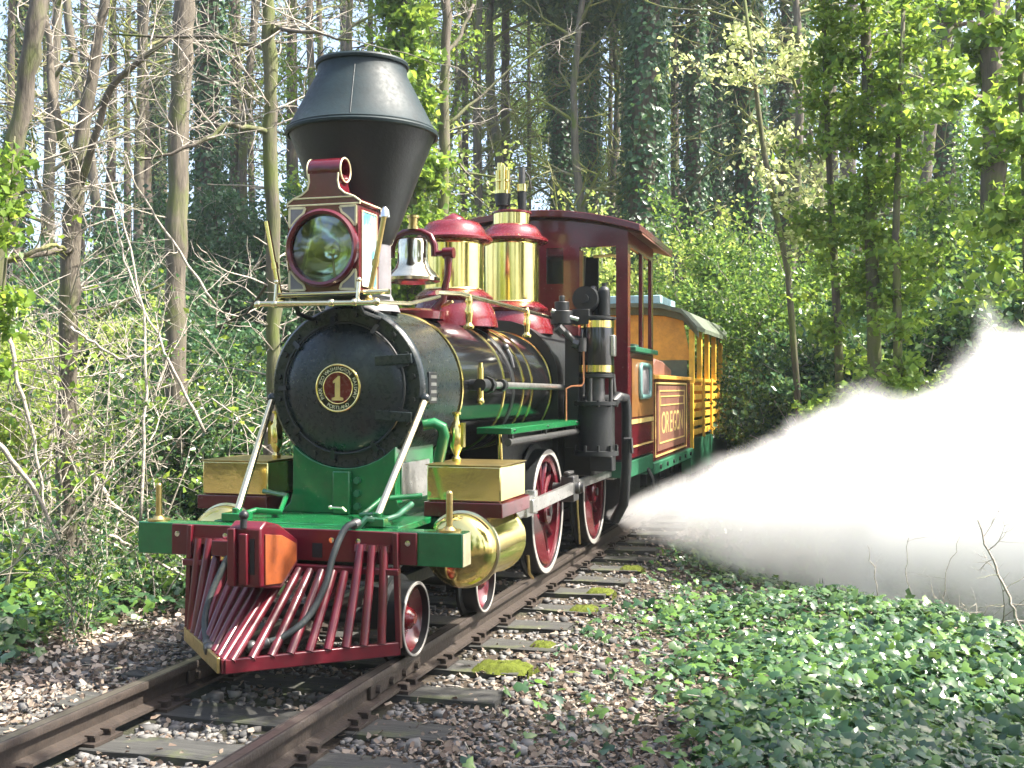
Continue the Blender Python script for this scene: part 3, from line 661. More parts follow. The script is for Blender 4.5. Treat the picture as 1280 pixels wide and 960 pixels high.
for s in (-1, 1):
    X = s * .575; p1 = Vector((X, 2.455 + .20 * math.cos(PIN), WR + .20 * math.sin(PIN))); p2 = Vector((X, 3.83 + .20 * math.cos(PIN), p1.z))
    q = MB().bar(p1, p2, .028, .062); q.box(X - .03, X + .03, p2.y - .06, p2.y + .06, p2.z - .055, p2.z + .055); q.build('side_rod', STEEL, L, bevel=.004)
    q = MB(); q.box(X - .035, X + .05, p1.y - .07, p1.y + .07, p1.z - .085, p1.z + .075); q.cyl((X + s * .02, p1.y, p1.z), (s, 0, 0), .04, .06, 14); q.box(X - .012, X + .025, p1.y - .09, p1.y + .05, p1.z + .085, p1.z + .105); q.build('rod_end', DKSTEEL, L, bevel=.006)
    q = MB().bar((X + s * .035, 1.58, .505), (X + s * .035, p1.y - .05, p1.z), .026, .075); q.build('main_rod', STEEL, L, bevel=.004)
    q = MB().cyl((X - s * .1, p1.y, p1.z), (s, 0, 0), .03, .2, 14).cyl((X - s * .1, p2.y, p2.z), (s, 0, 0), .03, .2, 14); q.build_each('crank_pin', DKSTEEL, L)
    for y in (2.455,):                                                # brass-edged splash strip behind the cylinder and ahead of the wheel
        MB().tube([(s * .47, 2.02, .17), (s * .47, 2.05, .06), (s * .47, 2.13, .02)], .009, 8).build('sand_pipe', OLDBRASS, L)
        MB().tube([(s * .45, 3.36, .70), (s * .455, 3.36, .3), (s * .46, 3.42, .05)], .008, 8).build('sand_pipe', OLDBRASS, L)
    a, b_ = sorted((s * .36, s * .37)); MB().prism([(1.75, .30), (3.1, .30), (3.1, .90), (1.75, .90)], 'x', a, b_).build('splash_plate', IRON, L)
# --- leading truck
TRK = bpy.data.objects.new('leading_truck', None)
tb = MB()
for s in (-1, 1):
    tb.box(s * .33 - .025, s * .33 + .025, .10, 1.32, .25, .31); tb.tube([(s * .34, .15, .31), (s * .35, .45, .40), (s * .35, .95, .40), (s * .34, 1.25, .31)], .016, 8)
    for y in (.205, 1.185): tb.box(s * .33 - .045, s * .33 + .045, y - .07, y + .07, .12, .26)
tb.box(-.33, .33, .62, .76, .24, .36)
trk = tb.build('leading_truck', IRON, L, bevel=.004)
tyt, tft = wheel_pieces(.160, False)
disc_t = MB().lathe([(0, .012), (.05, .012), (.055, .004), (.10, -.012), (.135, .01), (.147, .03), (.147, -.03), (0, -.03)], (0, 0, 0), 'x', 48).mesh('wheel_disc', MAROON)
hub_t = MB().lathe([(0, .05), (.022, .05), (.03, .042), (.045, .03), (.05, .01)], (0, 0, 0), 'x', 24).mesh('wheel_hub', RED)
for y in (.205, 1.185):
    for s in (-1, 1):
        e = place(disc_t, 'truck_wheel', L, (s * .425, y - 2.0, .160), (0, 0, 0 if s > 0 else math.pi))
        place(tyt, 'tyre', e); place(tft, 'tyre_face', e); place(hub_t, 'hub', e)
    MB().cyl((-.4, y, .16), 'x', .035, .8, 12).build('truck_axle', DKSTEEL, L)

# --- pilot (cowcatcher)
NOSE = Vector((0, -.56, .10))
pil = MB()
for s in (-1, 1): pil.bar(NOSE + Vector((0, .012, 0)), (s * .495, -.02, .085), .022, .055)
pil.box(-.5, .5, -.055, -.02, .385, .412)
po = pil.build('pilot', PILOTRED, L, bevel=.004)
MB().bar((-.022, -.553, .104), (-.49, -.045, .090), .012, .058).build('pilot_edge', OLDBRASS, po, bevel=.002)
for s in (-1, 1):
    MB().bar((s * .492, -.022, .085), (s * .478, -.022, .556), .026, .022).build('pilot_post', PILOTRED, po, bevel=.003)
    for k in range(9):
        u = (k + .35) / 9.3
        bot = Vector((s * .49 * u, -.55 + .52 * u, .115)); xt = s * (.015 + .052 * k)
        top = Vector((xt, -.03, .50 if k >= 6 else .375)) if k >= 6 else Vector((xt, -.075, .395))
        d = top - bot
        q = MB().tube([bot, bot + d * .5, bot + d * .93, top], [.0185, .0185, .0185, .017], 10)
        if k >= 6: q.bar(bot + d * .94, top + Vector((0, 0, .005)), .05, .014, (0, 1, 0))
        q.build('pilot_bar', PILOTRED, po)
# drawhead and coupler block
cb = MB(); cb.prism([(-.375, .37), (-.375, .60), (-.33, .625), (-.22, .60), (-.06, .52), (-.06, .42), (-.20, .335)], 'x', -.085, .055)
cbo = cb.build('drawhead', PILOTRED, L, bevel=.008)
MB().prism([(-.345, .375), (-.345, .575), (-.21, .555), (-.085, .505), (-.085, .435), (-.21, .36)], 'x', .0555, .062).build('drawhead_side', ORANGE, cbo, bevel=.002)
q = MB(); q.box(-.078, -.045, -.40, -.376, .375, .60); q.box(-.03, .005, -.395, -.376, .38, .58); q.build('drawhead_rib', PILOTRED, cbo, bevel=.004)
MB().box(-.036, -.031, -.3775, -.3755, .40, .57).box(.01, .03, -.378, -.3755, .42, .56).build('slot_shade', DARK, cbo)  # flat black sheets painting the shade inside the slot
MB().tube([(-.02, -.375, .60), (-.02, -.37, .645)], .014, 10).ball((-.02, -.37, .65), .02, 10).build('coupling_pin', IRON, cbo)
MB().box(-.33, -.12, -.10, -.06, .44, .505).build('link_pocket', PILOTRED, L, bevel=.004)
MB().box(-.205, -.118, -.104, -.1005, .442, .503).build('pocket_face', ORANGE, L)
MB().box(.10, .145, -.02, -.0165, .44, .50).build('hole_shade', DARK, L)  # black sheet on the beam, painted shade of a recess
for pts in ([(.285, .02, .585), (.265, -.05, .57), (.245, -.12, .47), (.235, -.18, .35), (.20, -.26, .24), (.14, -.34, .18), (.085, -.38, .16)],
            [(-.255, -.06, .47), (-.26, -.10, .42), (-.29, -.16, .30), (-.285, -.22, .20), (-.23, -.30, .14), (-.19, -.35, .13)]):
    P = [Vector(p) for p in pts]; fine = []
    for i in range(len(P) - 1):
        p0, p1, p2, p3 = P[max(i - 1, 0)], P[i], P[i + 1], P[min(i + 2, len(P) - 1)]
        for k in range(5):
            t = k / 5; fine.append(.5 * ((2 * p1) + (p2 - p0) * t + (2 * p0 - 5 * p1 + 4 * p2 - p3) * t * t + (3 * p1 - p0 - 3 * p2 + p3) * t ** 3))
    fine.append(P[-1]); ho = MB().tube(fine, .0138, 12).build('air_hose', RUBBER, L)
    e = P[-1]; d = (P[-1] - P[-2]).normalized()
    q = MB(); q.cyl(e - d * .01, d, .02, .03, 12); q.bar(e + d * .015, e + d * .075, .045, .03); q.ball(e + d * .06 + Vector((0, 0, .005)), .026, 10)
    q.build('hose_coupling', DKSTEEL, ho, bevel=.003); MB().cyl(P[0] - Vector((0, -.01, .0)), P[1] - P[0], .021, .03, 12).build('hose_clamp', DKSTEEL, ho)

# --- air pump on the right flank
AX, AY = .655, 3.05
pump = MB().lathe([(.0, 1.245), (.118, 1.245), (.120, 1.25), (.120, 1.60), (.118, 1.606), (0, 1.606)], (AX, AY, 0), 'z', 40).build('air_pump', BLACK, L)
MB().lathe([(.122, 1.255), (.122, 1.30)], (AX, AY, 0), 'z', 40).lathe([(.122, 1.55), (.122, 1.595)], (AX, AY, 0), 'z', 40).build('pump_band', BRASS, pump)
MB().lathe([(.135, 1.606), (.135, 1.622), (.06, 1.63), (0, 1.63)], (AX, AY, 0), 'z', 32).lathe([(0, 1.215), (.118, 1.215), (.125, 1.222), (.125, 1.244)], (AX, AY, 0), 'z', 32).build_each('pump_flange', IRON, pump)
q = MB().cyl((AX, AY, 1.05), 'z', .06, .17, 20)
for t in (20, 140, 260): q.cyl((AX + .10 * math.cos(R(t)), AY + .10 * math.sin(R(t)), 1.05), 'z', .014, .17, 10)
q.build('pump_rod', DKSTEEL, pump)
q = MB().lathe([(0, .70), (.15, .70), (.15, .73), (.125, .735), (.125, 1.03), (.15, 1.035), (.15, 1.06), (0, 1.065)], (AX, AY, 0), 'z', 40)
for i in range(10):
    t = 2 * math.pi * i / 10
    for z in (.725, 1.025): q.cyl((AX + .14 * math.cos(t), AY + .14 * math.sin(t), z), 'z', .011, .045, 6)
q.build('air_cylinder', IRON, pump)
q = MB().box(AX - .02, AX + .13, AY - .10, AY + .02, .60, .70); q.box(AX - .2, AX - .1, AY - .06, AY + .06, .75, 1.5); q.build('pump_bracket', IRON, pump, bevel=.006)
MB().box(AX + .105, AX + .135, AY - .05, AY + .02, 1.36, 1.50).build('oiler', STEEL, pump, bevel=.006)
q = MB(); q.cyl((AX + .02, AY + .03, 1.63), 'z', .05, .10, 18); q.cyl((AX - .055, AY - .1, 1.74), (0, 1, 0), .085, .12, 24); q.cyl((AX - .055, AY - .13, 1.74), (0, 1, 0), .03, .04, 12); q.cyl((AX + .055, AY, 1.63), 'z', .042, .16, 16); q.ball((AX + .055, AY, 1.79), .042, 12); q.cyl((AX + .055, AY, 1.80), 'z', .016, .05, 8)
q.build('pump_head', IRON, pump)
q = MB(); q.cyl((AX - .20, AY - .14, 1.57), 'z', .075, .09, 18); q.cyl((AX - .20, AY - .14, 1.66), 'z', .05, .06, 14); q.cyl((AX - .20, AY - .14, 1.70), 'z', .02, .06, 8); q.box(AX - .14, AX - .02, AY - .12, AY, 1.57, 1.67)
q.build('pump_governor', IRON, pump, bevel=.005)
q = MB(); q.tube([(.43, 2.86, 1.575), (.47, 2.9, 1.53), (.53, 2.93, 1.46), (.57, 2.93, 1.43), (.60, 2.95, 1.44)], [.026, .022, .022, .022, .022], 12); q.cyl((.53, 2.93, 1.45), (1, 0, -.4), .035, .04, 8); q.cyl((.59, 2.93, 1.39), 'z', .03, .09, 10); q.cyl((.44, 2.84, 1.55), (.4, .4, -.5), .034, .05, 8)
q.build('steam_valve', DKSTEEL, L)
MB().tube([(.40, 2.85, 1.66), (.50, 2.88, 1.62), (.57, 2.9, 1.60)], .014, 10).build('throttle_pipe', STEEL, L)
MB().tube([(.60, 2.92, 1.42), (.60, 2.92, 1.19), (.59, 2.91, 1.165), (.53, 2.86, 1.16), (.50, 2.84, 1.145), (.50, 2.84, .94)], .007, 8).build('copper_pipe', COPPER, L)
MB().tube([(.74, 3.2, 1.05), (.77, 3.25, 1.09), (.80, 3.33, 1.08), (.805, 3.36, 1.0), (.80, 3.38, .6), (.77, 3.42, .34), (.70, 3.46, .22)], .036, 12).build('injector_pipe', IRON, L)
q = MB().tube([(.79, 3.34, .80), (.84, 3.34, .80), (.845, 3.34, .70)], .012, 8); q.build('vent_pipe', DKSTEEL, L); MB().tube([(.72, 3.3, 1.24), (.73, 3.32, 1.06)], .016, 10).build('drip_pipe', DKSTEEL, L)
MB().box(.40, .62, 3.15, 3.84, .55, 1.10).build('reservoir_box', IRON, L, bevel=.02)
MB().box(-.62, .62, 4.28, 4.98, .14, .47).build('ash_pan', IRON, L, bevel=.02)

# --- cab
CW, CF, CB_ = .72, 3.86, 5.02
def zr(x): return 2.432 - .13 * (x / .8) ** 2
cab = bpy.data.objects.new('cab', None)
fw = MB()
for x0, x1 in ((-CW, -.632), (-.355, -.233), (-.10, .10), (.233, .355), (.632, CW)): fw.box(x0, x1, CF, CF + .045, 1.5, 2.2)
for s in (-1, 1):
    a, b_ = sorted((s * .10, s * .233)); fw.box(a, b_, CF + .001, CF + .044, 1.5, 1.93)
    a, b_ = sorted((s * .40, s * CW)); fw.box(a, b_, CF, CF + .045, .62, 1.5)
xs = [-.72 + .09 * i for i in range(17)]
fw.prism([(-CW, 2.2)] + [(x, zr(x) - .02) for x in xs] + [(CW, 2.2)], 'y', CF, CF + .045)
cabo = fw.build('cab', MAROON, L)
for s in (-1, 1):
    a, b_ = sorted((s * .10, s * .233)); MB().box(a, b_, CF + .018, CF + .024, 1.93, 2.2).build('cab_window', DARKGLASS, cabo)
    wf = MB(); a = s * .362
    wf.box(s * .37 - .012, s * .37 + .012, CF - .012, CF + .02, 1.52, 2.17); wf.build('window_jamb', BROWN, cabo)
    # side sheet
    a, b_ = sorted((s * (CW - .03), s * CW))
    sw = MB(); sw.box(a, b_, CF + .046, CB_, .62, 1.42); sw.box(a, b_, CF + .046, CB_, 2.2, zr(CW) - .02)
    sw.box(a, b_, CF + .046, CF + .11, 1.42, 2.2); sw.box(a, b_, CB_ - .09, CB_, 1.42, 2.2); sw.box(a, b_, CF + .62, CF + .69, 1.42, 2.2)
    sw.build('cab_side', MAROON, cabo, bevel=.003)
    a, b_ = sorted((s * (CW + .001), s * (CW + .006)))
    MB().box(a, b_, CF + .14, CB_ - .03, .93, 1.37).build('side_panel', BROWN, cabo)  # brown puts the lit, reflecting look of the maroon side into colour
    a, b_ = sorted((s * (CW - .05), s * (CW + .045))); MB().box(a, b_, CF + .10, CB_ - .02, 1.421, 1.46).build('arm_rest', DKGREEN, cabo, bevel=.006)
    q = MB()
    for z0, z1 in ((.878, .912), (.70, .712)): q.box(*sorted((s * (CW + .001), s * (CW + .008))), CF + .06, CB_ - .02, z0, z1)
    q.box(*sorted((s * (CW + .001), s * (CW + .008))), CB_ - .05, CB_ - .03, .72, .87)
    q.build('side_line', GOLD, cabo)
    # oval-cornered number frame
    yc, zc, hw, hh, rr = 4.52, 1.205, .23, .125, .06
    rp = []
    for (ox, oz, a0) in ((1, 1, 0), (-1, 1, 90), (-1, -1, 180), (1, -1, 270)):
        for k in range(5):
            t = R(a0 + 22.5 * k); rp.append((yc + ox * (hw - rr) + rr * math.cos(t), zc + oz * (hh - rr) + rr * math.sin(t)))
    MB().tube([(s * (CW + .016), *p) for p in rp + rp[:2]], .02, 10).build('number_frame', TEAL, cabo)
    MB().prism(rp, 'x', *sorted((s * (CW + .007), s * (CW + .012)))).build('number_panel', GREYPAINT, cabo)
    MB().box(*sorted((s * .5, s * CW)), CF + .05, CB_, .48, .60).build('foot_plate', DKGREEN, cabo, bevel=.004)
    MB().tube([(s * .72, 4.72, .50), (s * .76, 4.73, .42), (s * .80, 4.76, .20)], .018, 8).build('step_rod', IRON, cabo)
roof = MB()
xs = [-.82 + .1025 * i for i in range(17)]
roof.prism([(x, zr(x)) for x in xs] + [(x, zr(x) + .05) for x in xs[::-1]], 'y', CF - .06, CB_ + .42)
ro = roof.build('cab_roof', MAROON, cabo, bevel=.004)
MB().prism([(x, zr(x) - .014) for x in xs] + [(x, zr(x) - .002) for x in xs[::-1]], 'y', CF + .05, CB_ + .41).build('roof_lining', PINKBR, ro)
MB().box(-.69, .27, 4.93, 4.96, .621, 2.25).build('dark_panel', IRON, cabo)  # black panel added so the view through the cab stays dark
fl = MB(); fl.box(-.70, .70, CF + .05, CB_, .60, .62); fl.build('cab_floor', IRON, cabo)
bh = MB().prism([(-.40, .62), (.40, .62), (.40, 1.2)] + arc(0, 1.2, .40, 0, 180, 12) + [(-.40, 1.2)], 'y', CF + .05, CF + .40).build('backhead', BLACK, cabo)
q = MB()
for x in (-.2, 0, .22): q.cyl((x, CF + .40, 1.3), (0, 1, 0), .06, .03, 16)
q.build_each('dial', DKSTEEL, cabo); q = MB()
q.tube([(.30, CF + .2, 1.55), (.34, CF + .2, 1.95), (.36, CF + .15, 2.15)], .012, 8); q.tube([(.40, CF + .1, 1.5), (.42, CF + .1, 1.9)], .02, 8)
q.tube([(.45, CF + .05, 1.6), (.45, CF + .05, 1.88)], .012, 8); q.ball((.45, CF + .05, 1.89), .028, 10)
q.build('cab_gauge', DKSTEEL, cabo)
q = MB().box(-.69, -.45, CF + .35, CB_ - .1, 1.0, 1.9); q.box(.45, .66, CF + .6, CB_ - .2, .9, 1.05); q.build('cab_seat', IRON, cabo, bevel=.01)
MB().tube([(.44, CF + .12, 2.14), (.56, CF + .25, 2.16), (.60, CF + .5, 2.15)], .012, 8).build('cab_lamp_bar', GOLD, cabo)

# ================================================================== tender
T = thing('tender', (0, 6.3, 0), 'maroon tender with gold lined panels coupled behind the engine cab', 'tender')
ty0, ty1 = 5.14, 7.55
tk = MB().box(-.70, .70, ty0, ty1, .52, 1.225).build('tank', MAROON, T, bevel=.01)
MB().box(-.72, .72, ty0 - .05, ty1 + .08, .42, .515).build('underframe', DKGREEN, T, bevel=.006)
q = MB()
for k in range(6): q.cyl((.72, ty0 + .25 + k * .4, .468), 'x', .02, .015, 8)
q.build_each('frame_bolt', IRON, T)
q = MB(); q.box(-.72, .72, ty0 - .01, ty1 + .01, 1.226, 1.262); q.build('tank_coping', OCHRE, T, bevel=.006)
for s in (-1, 1):
    a, b_ = sorted((s * .701, s * .706)); MB().box(a, b_, ty0 + .20, ty1 - .42, .60, 1.17).build('side_panel', PINKBR, T)
    q = MB()
    def frame(y0, y1, z0, z1, w_=.02):
        a, b_ = sorted((s * .7055, s * .711))
        q.box(a, b_, y0, y1, z0, z0 + w_); q.box(a, b_, y0, y1, z1 - w_, z1); q.box(a, b_, y0, y0 + w_ * 1.6, z0 + w_, z1 - w_); q.box(a, b_, y1 - w_ * 1.6, y1, z0 + w_, z1 - w_)
    frame(ty0 + .06, ty1 - .34, .555, 1.20, .016); frame(ty0 + .28, ty1 - .5, .66, 1.13, .013); frame(ty0 + .34, ty1 - .56, .99, 1.08, .012)
    q.build('gold_line', GOLD, T)
    tx = MB(); yy = ty0 + .55
    for ch in 'OREGON':
        v, f = glyph(ch); tx.add([(s * (.7055 + max(0, z) * .03), yy + (x * .34) * (1 if s > 0 else -1), .745 + y_ * .28) for x, y_, z in v], f); yy += .225
    tx.build('tender_lettering', GOLD, T)
MB().prism([(5.42, 1.262), (6.75, 1.262), (6.75, 1.33), (6.2, 1.40), (5.78, 1.415)], 'x', -.62, .62).build('tank_hood', PINKBR, T, bevel=.015)
MB().box(.40, .56, 5.18, 5.40, 1.263, 1.47).box(.30, .54, 5.24, 5.5, 1.36, 1.53).build('toolbox', DKGREEN, T, bevel=.03)
q = MB()
for y in (5.55, 6.1, 6.75, 7.25):
    for s in (-1, 1): q.lathe([(0, .03), (.17, .03), (.19, .0), (.17, -.04), (0, -.04)], (s * .44, y, .19), 'x', 28)
    q.cyl((-.44, y, .19), 'x', .035, .88, 10)
q.build_each('wheel', IRON, T)
q = MB()
for s in (-1, 1):
    for y in (5.82, 7.0): q.box(s * .52 - .02, s * .52 + .02, y - .5, y + .5, .20, .26); q.box(s * .52 - .03, s * .52 + .03, y - .12, y + .12, .26, .42)
q.build_each('truck_frame', IRON, T, bevel=.005)

# ================================================================== coach
CH = thing('passenger_coach', (-.02, 9.4, 0), 'yellow open sided passenger coach with grey green arched roof behind the tender', 'coach')
cy0, cy1 = 7.75, 11.2
def rz(x):
    ax = abs(x); return 2.02 - .02 * (ax / .4) ** 2 if ax < .42 else 2.00 - (ax - .42) * .26 - max(0, ax - .62) * .85
xr = [-.79, -.72, -.62, -.52, -.42, -.2, 0, .2, .42, .52, .62, .72, .79]
MB().prism([(x, rz(x)) for x in xr] + [(x, rz(x) + .045) for x in xr[::-1]], 'y', cy0 - .12, cy1).build('coach_roof', ROOFG, CH)
MB().prism([(x, rz(x) - .07) for x in xr] + [(x, rz(x) - .003) for x in xr[::-1]], 'y', cy0 - .02, cy0 + .03).build('roof_bow', ROOFG, CH)
MB().box(-.25, .40, cy0 - .10, cy0 + .9, 2.055, 2.145).build('roof_hatch', PALEBLUE, CH, bevel=.008)
MB().prism([(-.70, 1.45)] + [(x, rz(x) - .075) for x in xr if abs(x) < .71] + [(.70, 1.45)], 'y', cy0 + .05, cy0 + .08).build('end_board', OCHRE, CH)
MB().box(-.68, .66, cy0 + .052, cy0 + .075, 1.18, 1.449).build('end_window', ROOFG, CH)
MB().box(-.72, .72, cy0 + .05, cy0 + .09, .50, 1.18).build('end_panel', YELLOW, CH)
for s in (-1, 1):
    MB().box(*sorted((s * .60, s * .735)), cy0 + .0, cy0 + .049, .50, 1.20).build('corner_panel', YELLOW, CH, bevel=.004)
    for k, y in enumerate((cy0 + .02, cy0 + .62, cy0 + 1.25, cy0 + 1.9, cy0 + 2.55)):
        MB().box(*sorted((s * .685, s * .74)), y, y + .07, 1.201, rz(.71) - .07).build('roof_post', YELLOW, CH, bevel=.004)
    for k in range(6):
        z = .64 + k * .095; MB().box(*sorted((s * .70, s * .735)), cy0 + .09, cy1, z, z + .062).build('side_slat', YELLOW, CH, bevel=.004)
    MB().box(*sorted((s * .66, s * .745)), cy0 + .09, cy1, 1.215, 1.25).build('top_rail', YELLOW, CH, bevel=.004)
    MB().box(*sorted((s * .60, s * .70)), cy0 + .06, cy1, .22, .60).build('skirt', DKGREEN, CH, bevel=.006)
    for k in range(4): MB().box(*sorted((s * .736, s * .76)), cy0 + .7 + k * .7, cy0 + .78 + k * .7, .60, 1.26).build('side_post', YELLOW, CH, bevel=.003)
MB().box(-.68, .68, cy0 + .1, cy1, .50, .56).build('coach_floor', BROWN, CH)
q = MB()
for y in (8.3, 8.9, 10.0, 10.6):
    for s in (-1, 1): q.lathe([(0, .03), (.17, .03), (.19, 0), (.17, -.04), (0, -.04)], (s * .44, y, .19), 'x', 24)
    q.cyl((-.44, y, .19), 'x', .03, .88, 8)
q.build_each('wheel', IRON, CH)
q = MB()
for k in range(3): q.box(-.6, .6, cy0 + .6 + k * .8, cy0 + .95 + k * .8, .86, .92); q.box(-.6, .6, cy0 + .9 + k * .8, cy0 + .95 + k * .8, .92, 1.25)
q.build('coach_bench', OCHRE, CH, bevel=.008)
CH.rotation_euler = (0, 0, R(-.9))

# ================================================================== railway track
STRIP = paint('worn_rail_top', (.22, .19, .165), .32, metal=.8, dirty=.5, dirt=(.10, .075, .055), scale=5)
TR = thing('railway_track', (0, 2, -.13), 'narrow railway track of rusty rails on mossy dark sleepers', 'railway track')
def tx_(y): return float(track_x(y))
ys = [-7 + .5 * i for i in range(27)] + [6.5 + 1.0 * i for i in range(22)]
prof = [(-.028, 0), (.028, 0), (.031, -.006), (.031, -.028), (.009, -.036), (.008, -.088), (.05, -.100), (.052, -.112), (-.052, -.112), (-.05, -.100), (-.008, -.088), (-.009, -.036), (-.031, -.028), (-.031, -.006)]
for s in (-1, 1):
    b = MB(); n = len(prof)
    V = [(tx_(y) + s * .412 + p[0], y, p[1] - .002) for y in ys for p in prof]
    F = [(i * n + j, i * n + (j + 1) % n, (i + 1) * n + (j + 1) % n, (i + 1) * n + j) for i in range(len(ys) - 1) for j in range(n)]
    b.add(V, F); b.build('rail', RAILM, TR, sharp=30)
for s in (-1, 1):
    b = MB(); b.add([(tx_(y) + s * .412 + dx, y, -.0014 - abs(dx) * .02) for y in ys for dx in (-.017, 0, .017)], [(i * 3 + j, i * 3 + j + 1, i * 3 + j + 4, i * 3 + j + 3) for i in range(len(ys) - 1) for j in (0, 1)])
    b.build('running_strip', STRIP, TR)
jb = MB()
fb_ = MB()
for s in (-1, 1):
    jb.box(s * .412 + .010, s * .412 + .026, -.18, .36, -.088, -.034); jb.box(s * .412 - .026, s * .412 - .010, -.18, .36, -.088, -.034)
    for k in range(4): fb_.cyl((s * .412 + .026, -.12 + .14 * k, -.062), 'x', .017, .018, 8)
jb.build_each('fish_plate', RAILM, TR, bevel=.003); fb_.build_each('track_bolt', RAILM, TR)
def sleeper_mesh(seed, moss):
    r_ = random.Random(seed); b = MB(); n = 12; L0 = .86 + r_.uniform(-.03, .03)
    V = []; secs = [(-.095, -.12), (-.098, -.004), (-.09, 0), (.09, 0), (.098, -.004), (.095, -.12)]
    for i in range(n + 1):
        x = -L0 + 2 * L0 * i / n
        for (yy, zz) in secs: V.append((x + (r_.uniform(-.008, .008) if i in (0, n) else 0), yy * r_.uniform(.95, 1.04), zz + r_.uniform(-.004, .004)))
    F = [(i * 6 + j, i * 6 + (j + 1) % 6, i * 6 + 6 + (j + 1) % 6, i * 6 + 6 + j) for i in range(n) for j in range(6)] + [tuple(range(6)), tuple(range(n * 6 + 5, n * 6 - 1, -1))]
    b.add(V, F); return b.mesh('sleeper', TIE, sharp=30)
SLM = [sleeper_mesh(k, 0) for k in range(4)]
pm = MB(); pm.box(-.095, .095, -.085, .085, .0, .012)
for sx in (-1, 1):
    for sy in (-1, 1):
        pm.box(sx * .066 - .014, sx * .066 + .014, sy * .045 - .014, sy * .045 + .014, .012, .034); pm.box(sx * .058 - .02, sx * .058 + .02, sy * .045 - .018, sy * .045 + .018, .028, .036)
PLATE = pm.mesh('tie_plate', RAILM)
def moss_mesh(seed):
    g = np.random.default_rng(seed); n, m = 16, 10; V = []; F = []
    for i in range(n):
        for j in range(m):
            u, v = i / (n - 1) * 2 - 1, j / (m - 1) * 2 - 1; e = max(0, 1 - max(abs(u), abs(v)) ** 4)
            V.append((u * .13 + g.normal(0, .006), v * .095 + g.normal(0, .005), -.012 + e * (.022 + g.uniform(0, .018))))
    F = [(i * m + j, (i + 1) * m + j, (i + 1) * m + j + 1, i * m + j + 1) for i in range(n - 1) for j in range(m - 1)]
    b = MB().add(V, F)
    k = len(b.v); V = []
    for z in (0, -.10):
        for j in range(12): V.append((.135 + .02 * (z == 0) + g.normal(0, .005), -.1 + .2 * j / 11, z + g.normal(0, .012)))
    b.add(V, [(j, j + 1, 12 + j + 1, 12 + j) for j in range(11)])
    return b.mesh('moss_tuft', MOSS, sharp=180)
MSM = [moss_mesh(k) for k in range(3)]
sy_ = [-3.6 + .47 * i for i in range(6)] + [-.80, -.36, .14, .60, 1.09, 1.55, 2.09, 2.58, 3.08, 3.56, 4.04, 4.5] + [5.0 + .5 * i for i in range(16)]
mossy = {.60: 2, 1.09: 1, 2.09: 1, 2.58: 1, 3.56: 1}
for i, y in enumerate(sy_):
    o = bpy.data.objects.new('sleeper', SLM[i % 4]); COL.objects.link(o); o.parent = TR
    o.location = (tx_(y) + rnd.uniform(-.02, .02), y - 2, .0); o.rotation_euler = (rnd.uniform(-.01, .01), rnd.uniform(-.012, .006), rnd.uniform(-.03, .03))
    for s in (-1, 1): place(PLATE, 'tie_plate', o, (s * .412 - o.location.x + tx_(y), 0, .0015))
    if y in mossy:
        o['label'] = 'sleeper with a cushion of yellow green moss on its end'
        mo = place(MSM[i % 3], 'moss', o, (.745, 0, .004)); mo.scale = (1, 1, 1) if y == .60 else ((.6, .8, .8) if y > 2 else (.45, .7, .8)); mo.location.x = .86 - .125 * mo.scale[0]

# ================================================================== loose ground: stones, dead leaves, ivy
def polar(n, d0, d1, px0, px1, g=rng, pw=1.0):
    """random ground points around the camera, thinner with distance"""
    u = g.uniform(0, 1, n); D = d0 * (d1 / d0) ** (u ** pw); px = g.uniform(px0, px1, n)
    r = (px - 640) / 1400 * D
    return CAM.x + r * ca - D * sa, CAM.y + r * sa + D * ca, D
def lobes(x, y, f, seed):
    return (np.sin(x * f + seed) + np.sin(y * f * 1.3 + seed * 2.1) + np.sin((x + y) * f * .7 + seed * 3.3) + np.sin((x - y) * f * 1.9 + seed)) / 4
def edge_right(y): return .90 + .175 * np.clip(4.3 - y, 0, 6)
def stones():
    n = 30000; x, y, D = polar(n, 3.0, 16, -150, 950); t = x - track_x(y)
    keep = (np.abs(t) < 1.75 + .3 * lobes(x, y, 2, 1)) & (np.abs(np.abs(t) - .412) > .06); x, y, D = x[keep], y[keep], D[keep]; n = len(x)
    # rough eight-cornered stones
    T = np.array([(a, b, c) for a in (-1, 1) for b in (-1, 1) for c in (-1, 1)], float)
    F = np.array([(0, 1, 3, 2), (4, 6, 7, 5), (0, 4, 5, 1), (2, 3, 7, 6), (0, 2, 6, 4), (1, 5, 7, 3)])
    S = np.exp(rng.normal(-4.45, .36, n)); q = T[None] * rng.uniform(.35, 1.0, (n, 8, 3))
    a = rng.uniform(0, 6.28, n); c, s_ = np.cos(a)[:, None], np.sin(a)[:, None]
    q = np.stack([q[:, :, 0] * c - q[:, :, 1] * s_, q[:, :, 0] * s_ + q[:, :, 1] * c, q[:, :, 2] * .75], -1)
    P = np.stack([x, y, height(x, y) + S * .3], -1)
    V = P[:, None] + q * S[:, None, None]; FF = (F[None] + (np.arange(n) * 8)[:, None, None]).reshape(-1, 4)
    o = link('ballast', fastmesh('ballast', V.reshape(-1, 3), FF, STONE)); tag(o, 'small grey ballast stones strewn between and beside the sleepers', 'gravel', kind='stuff')
stones()
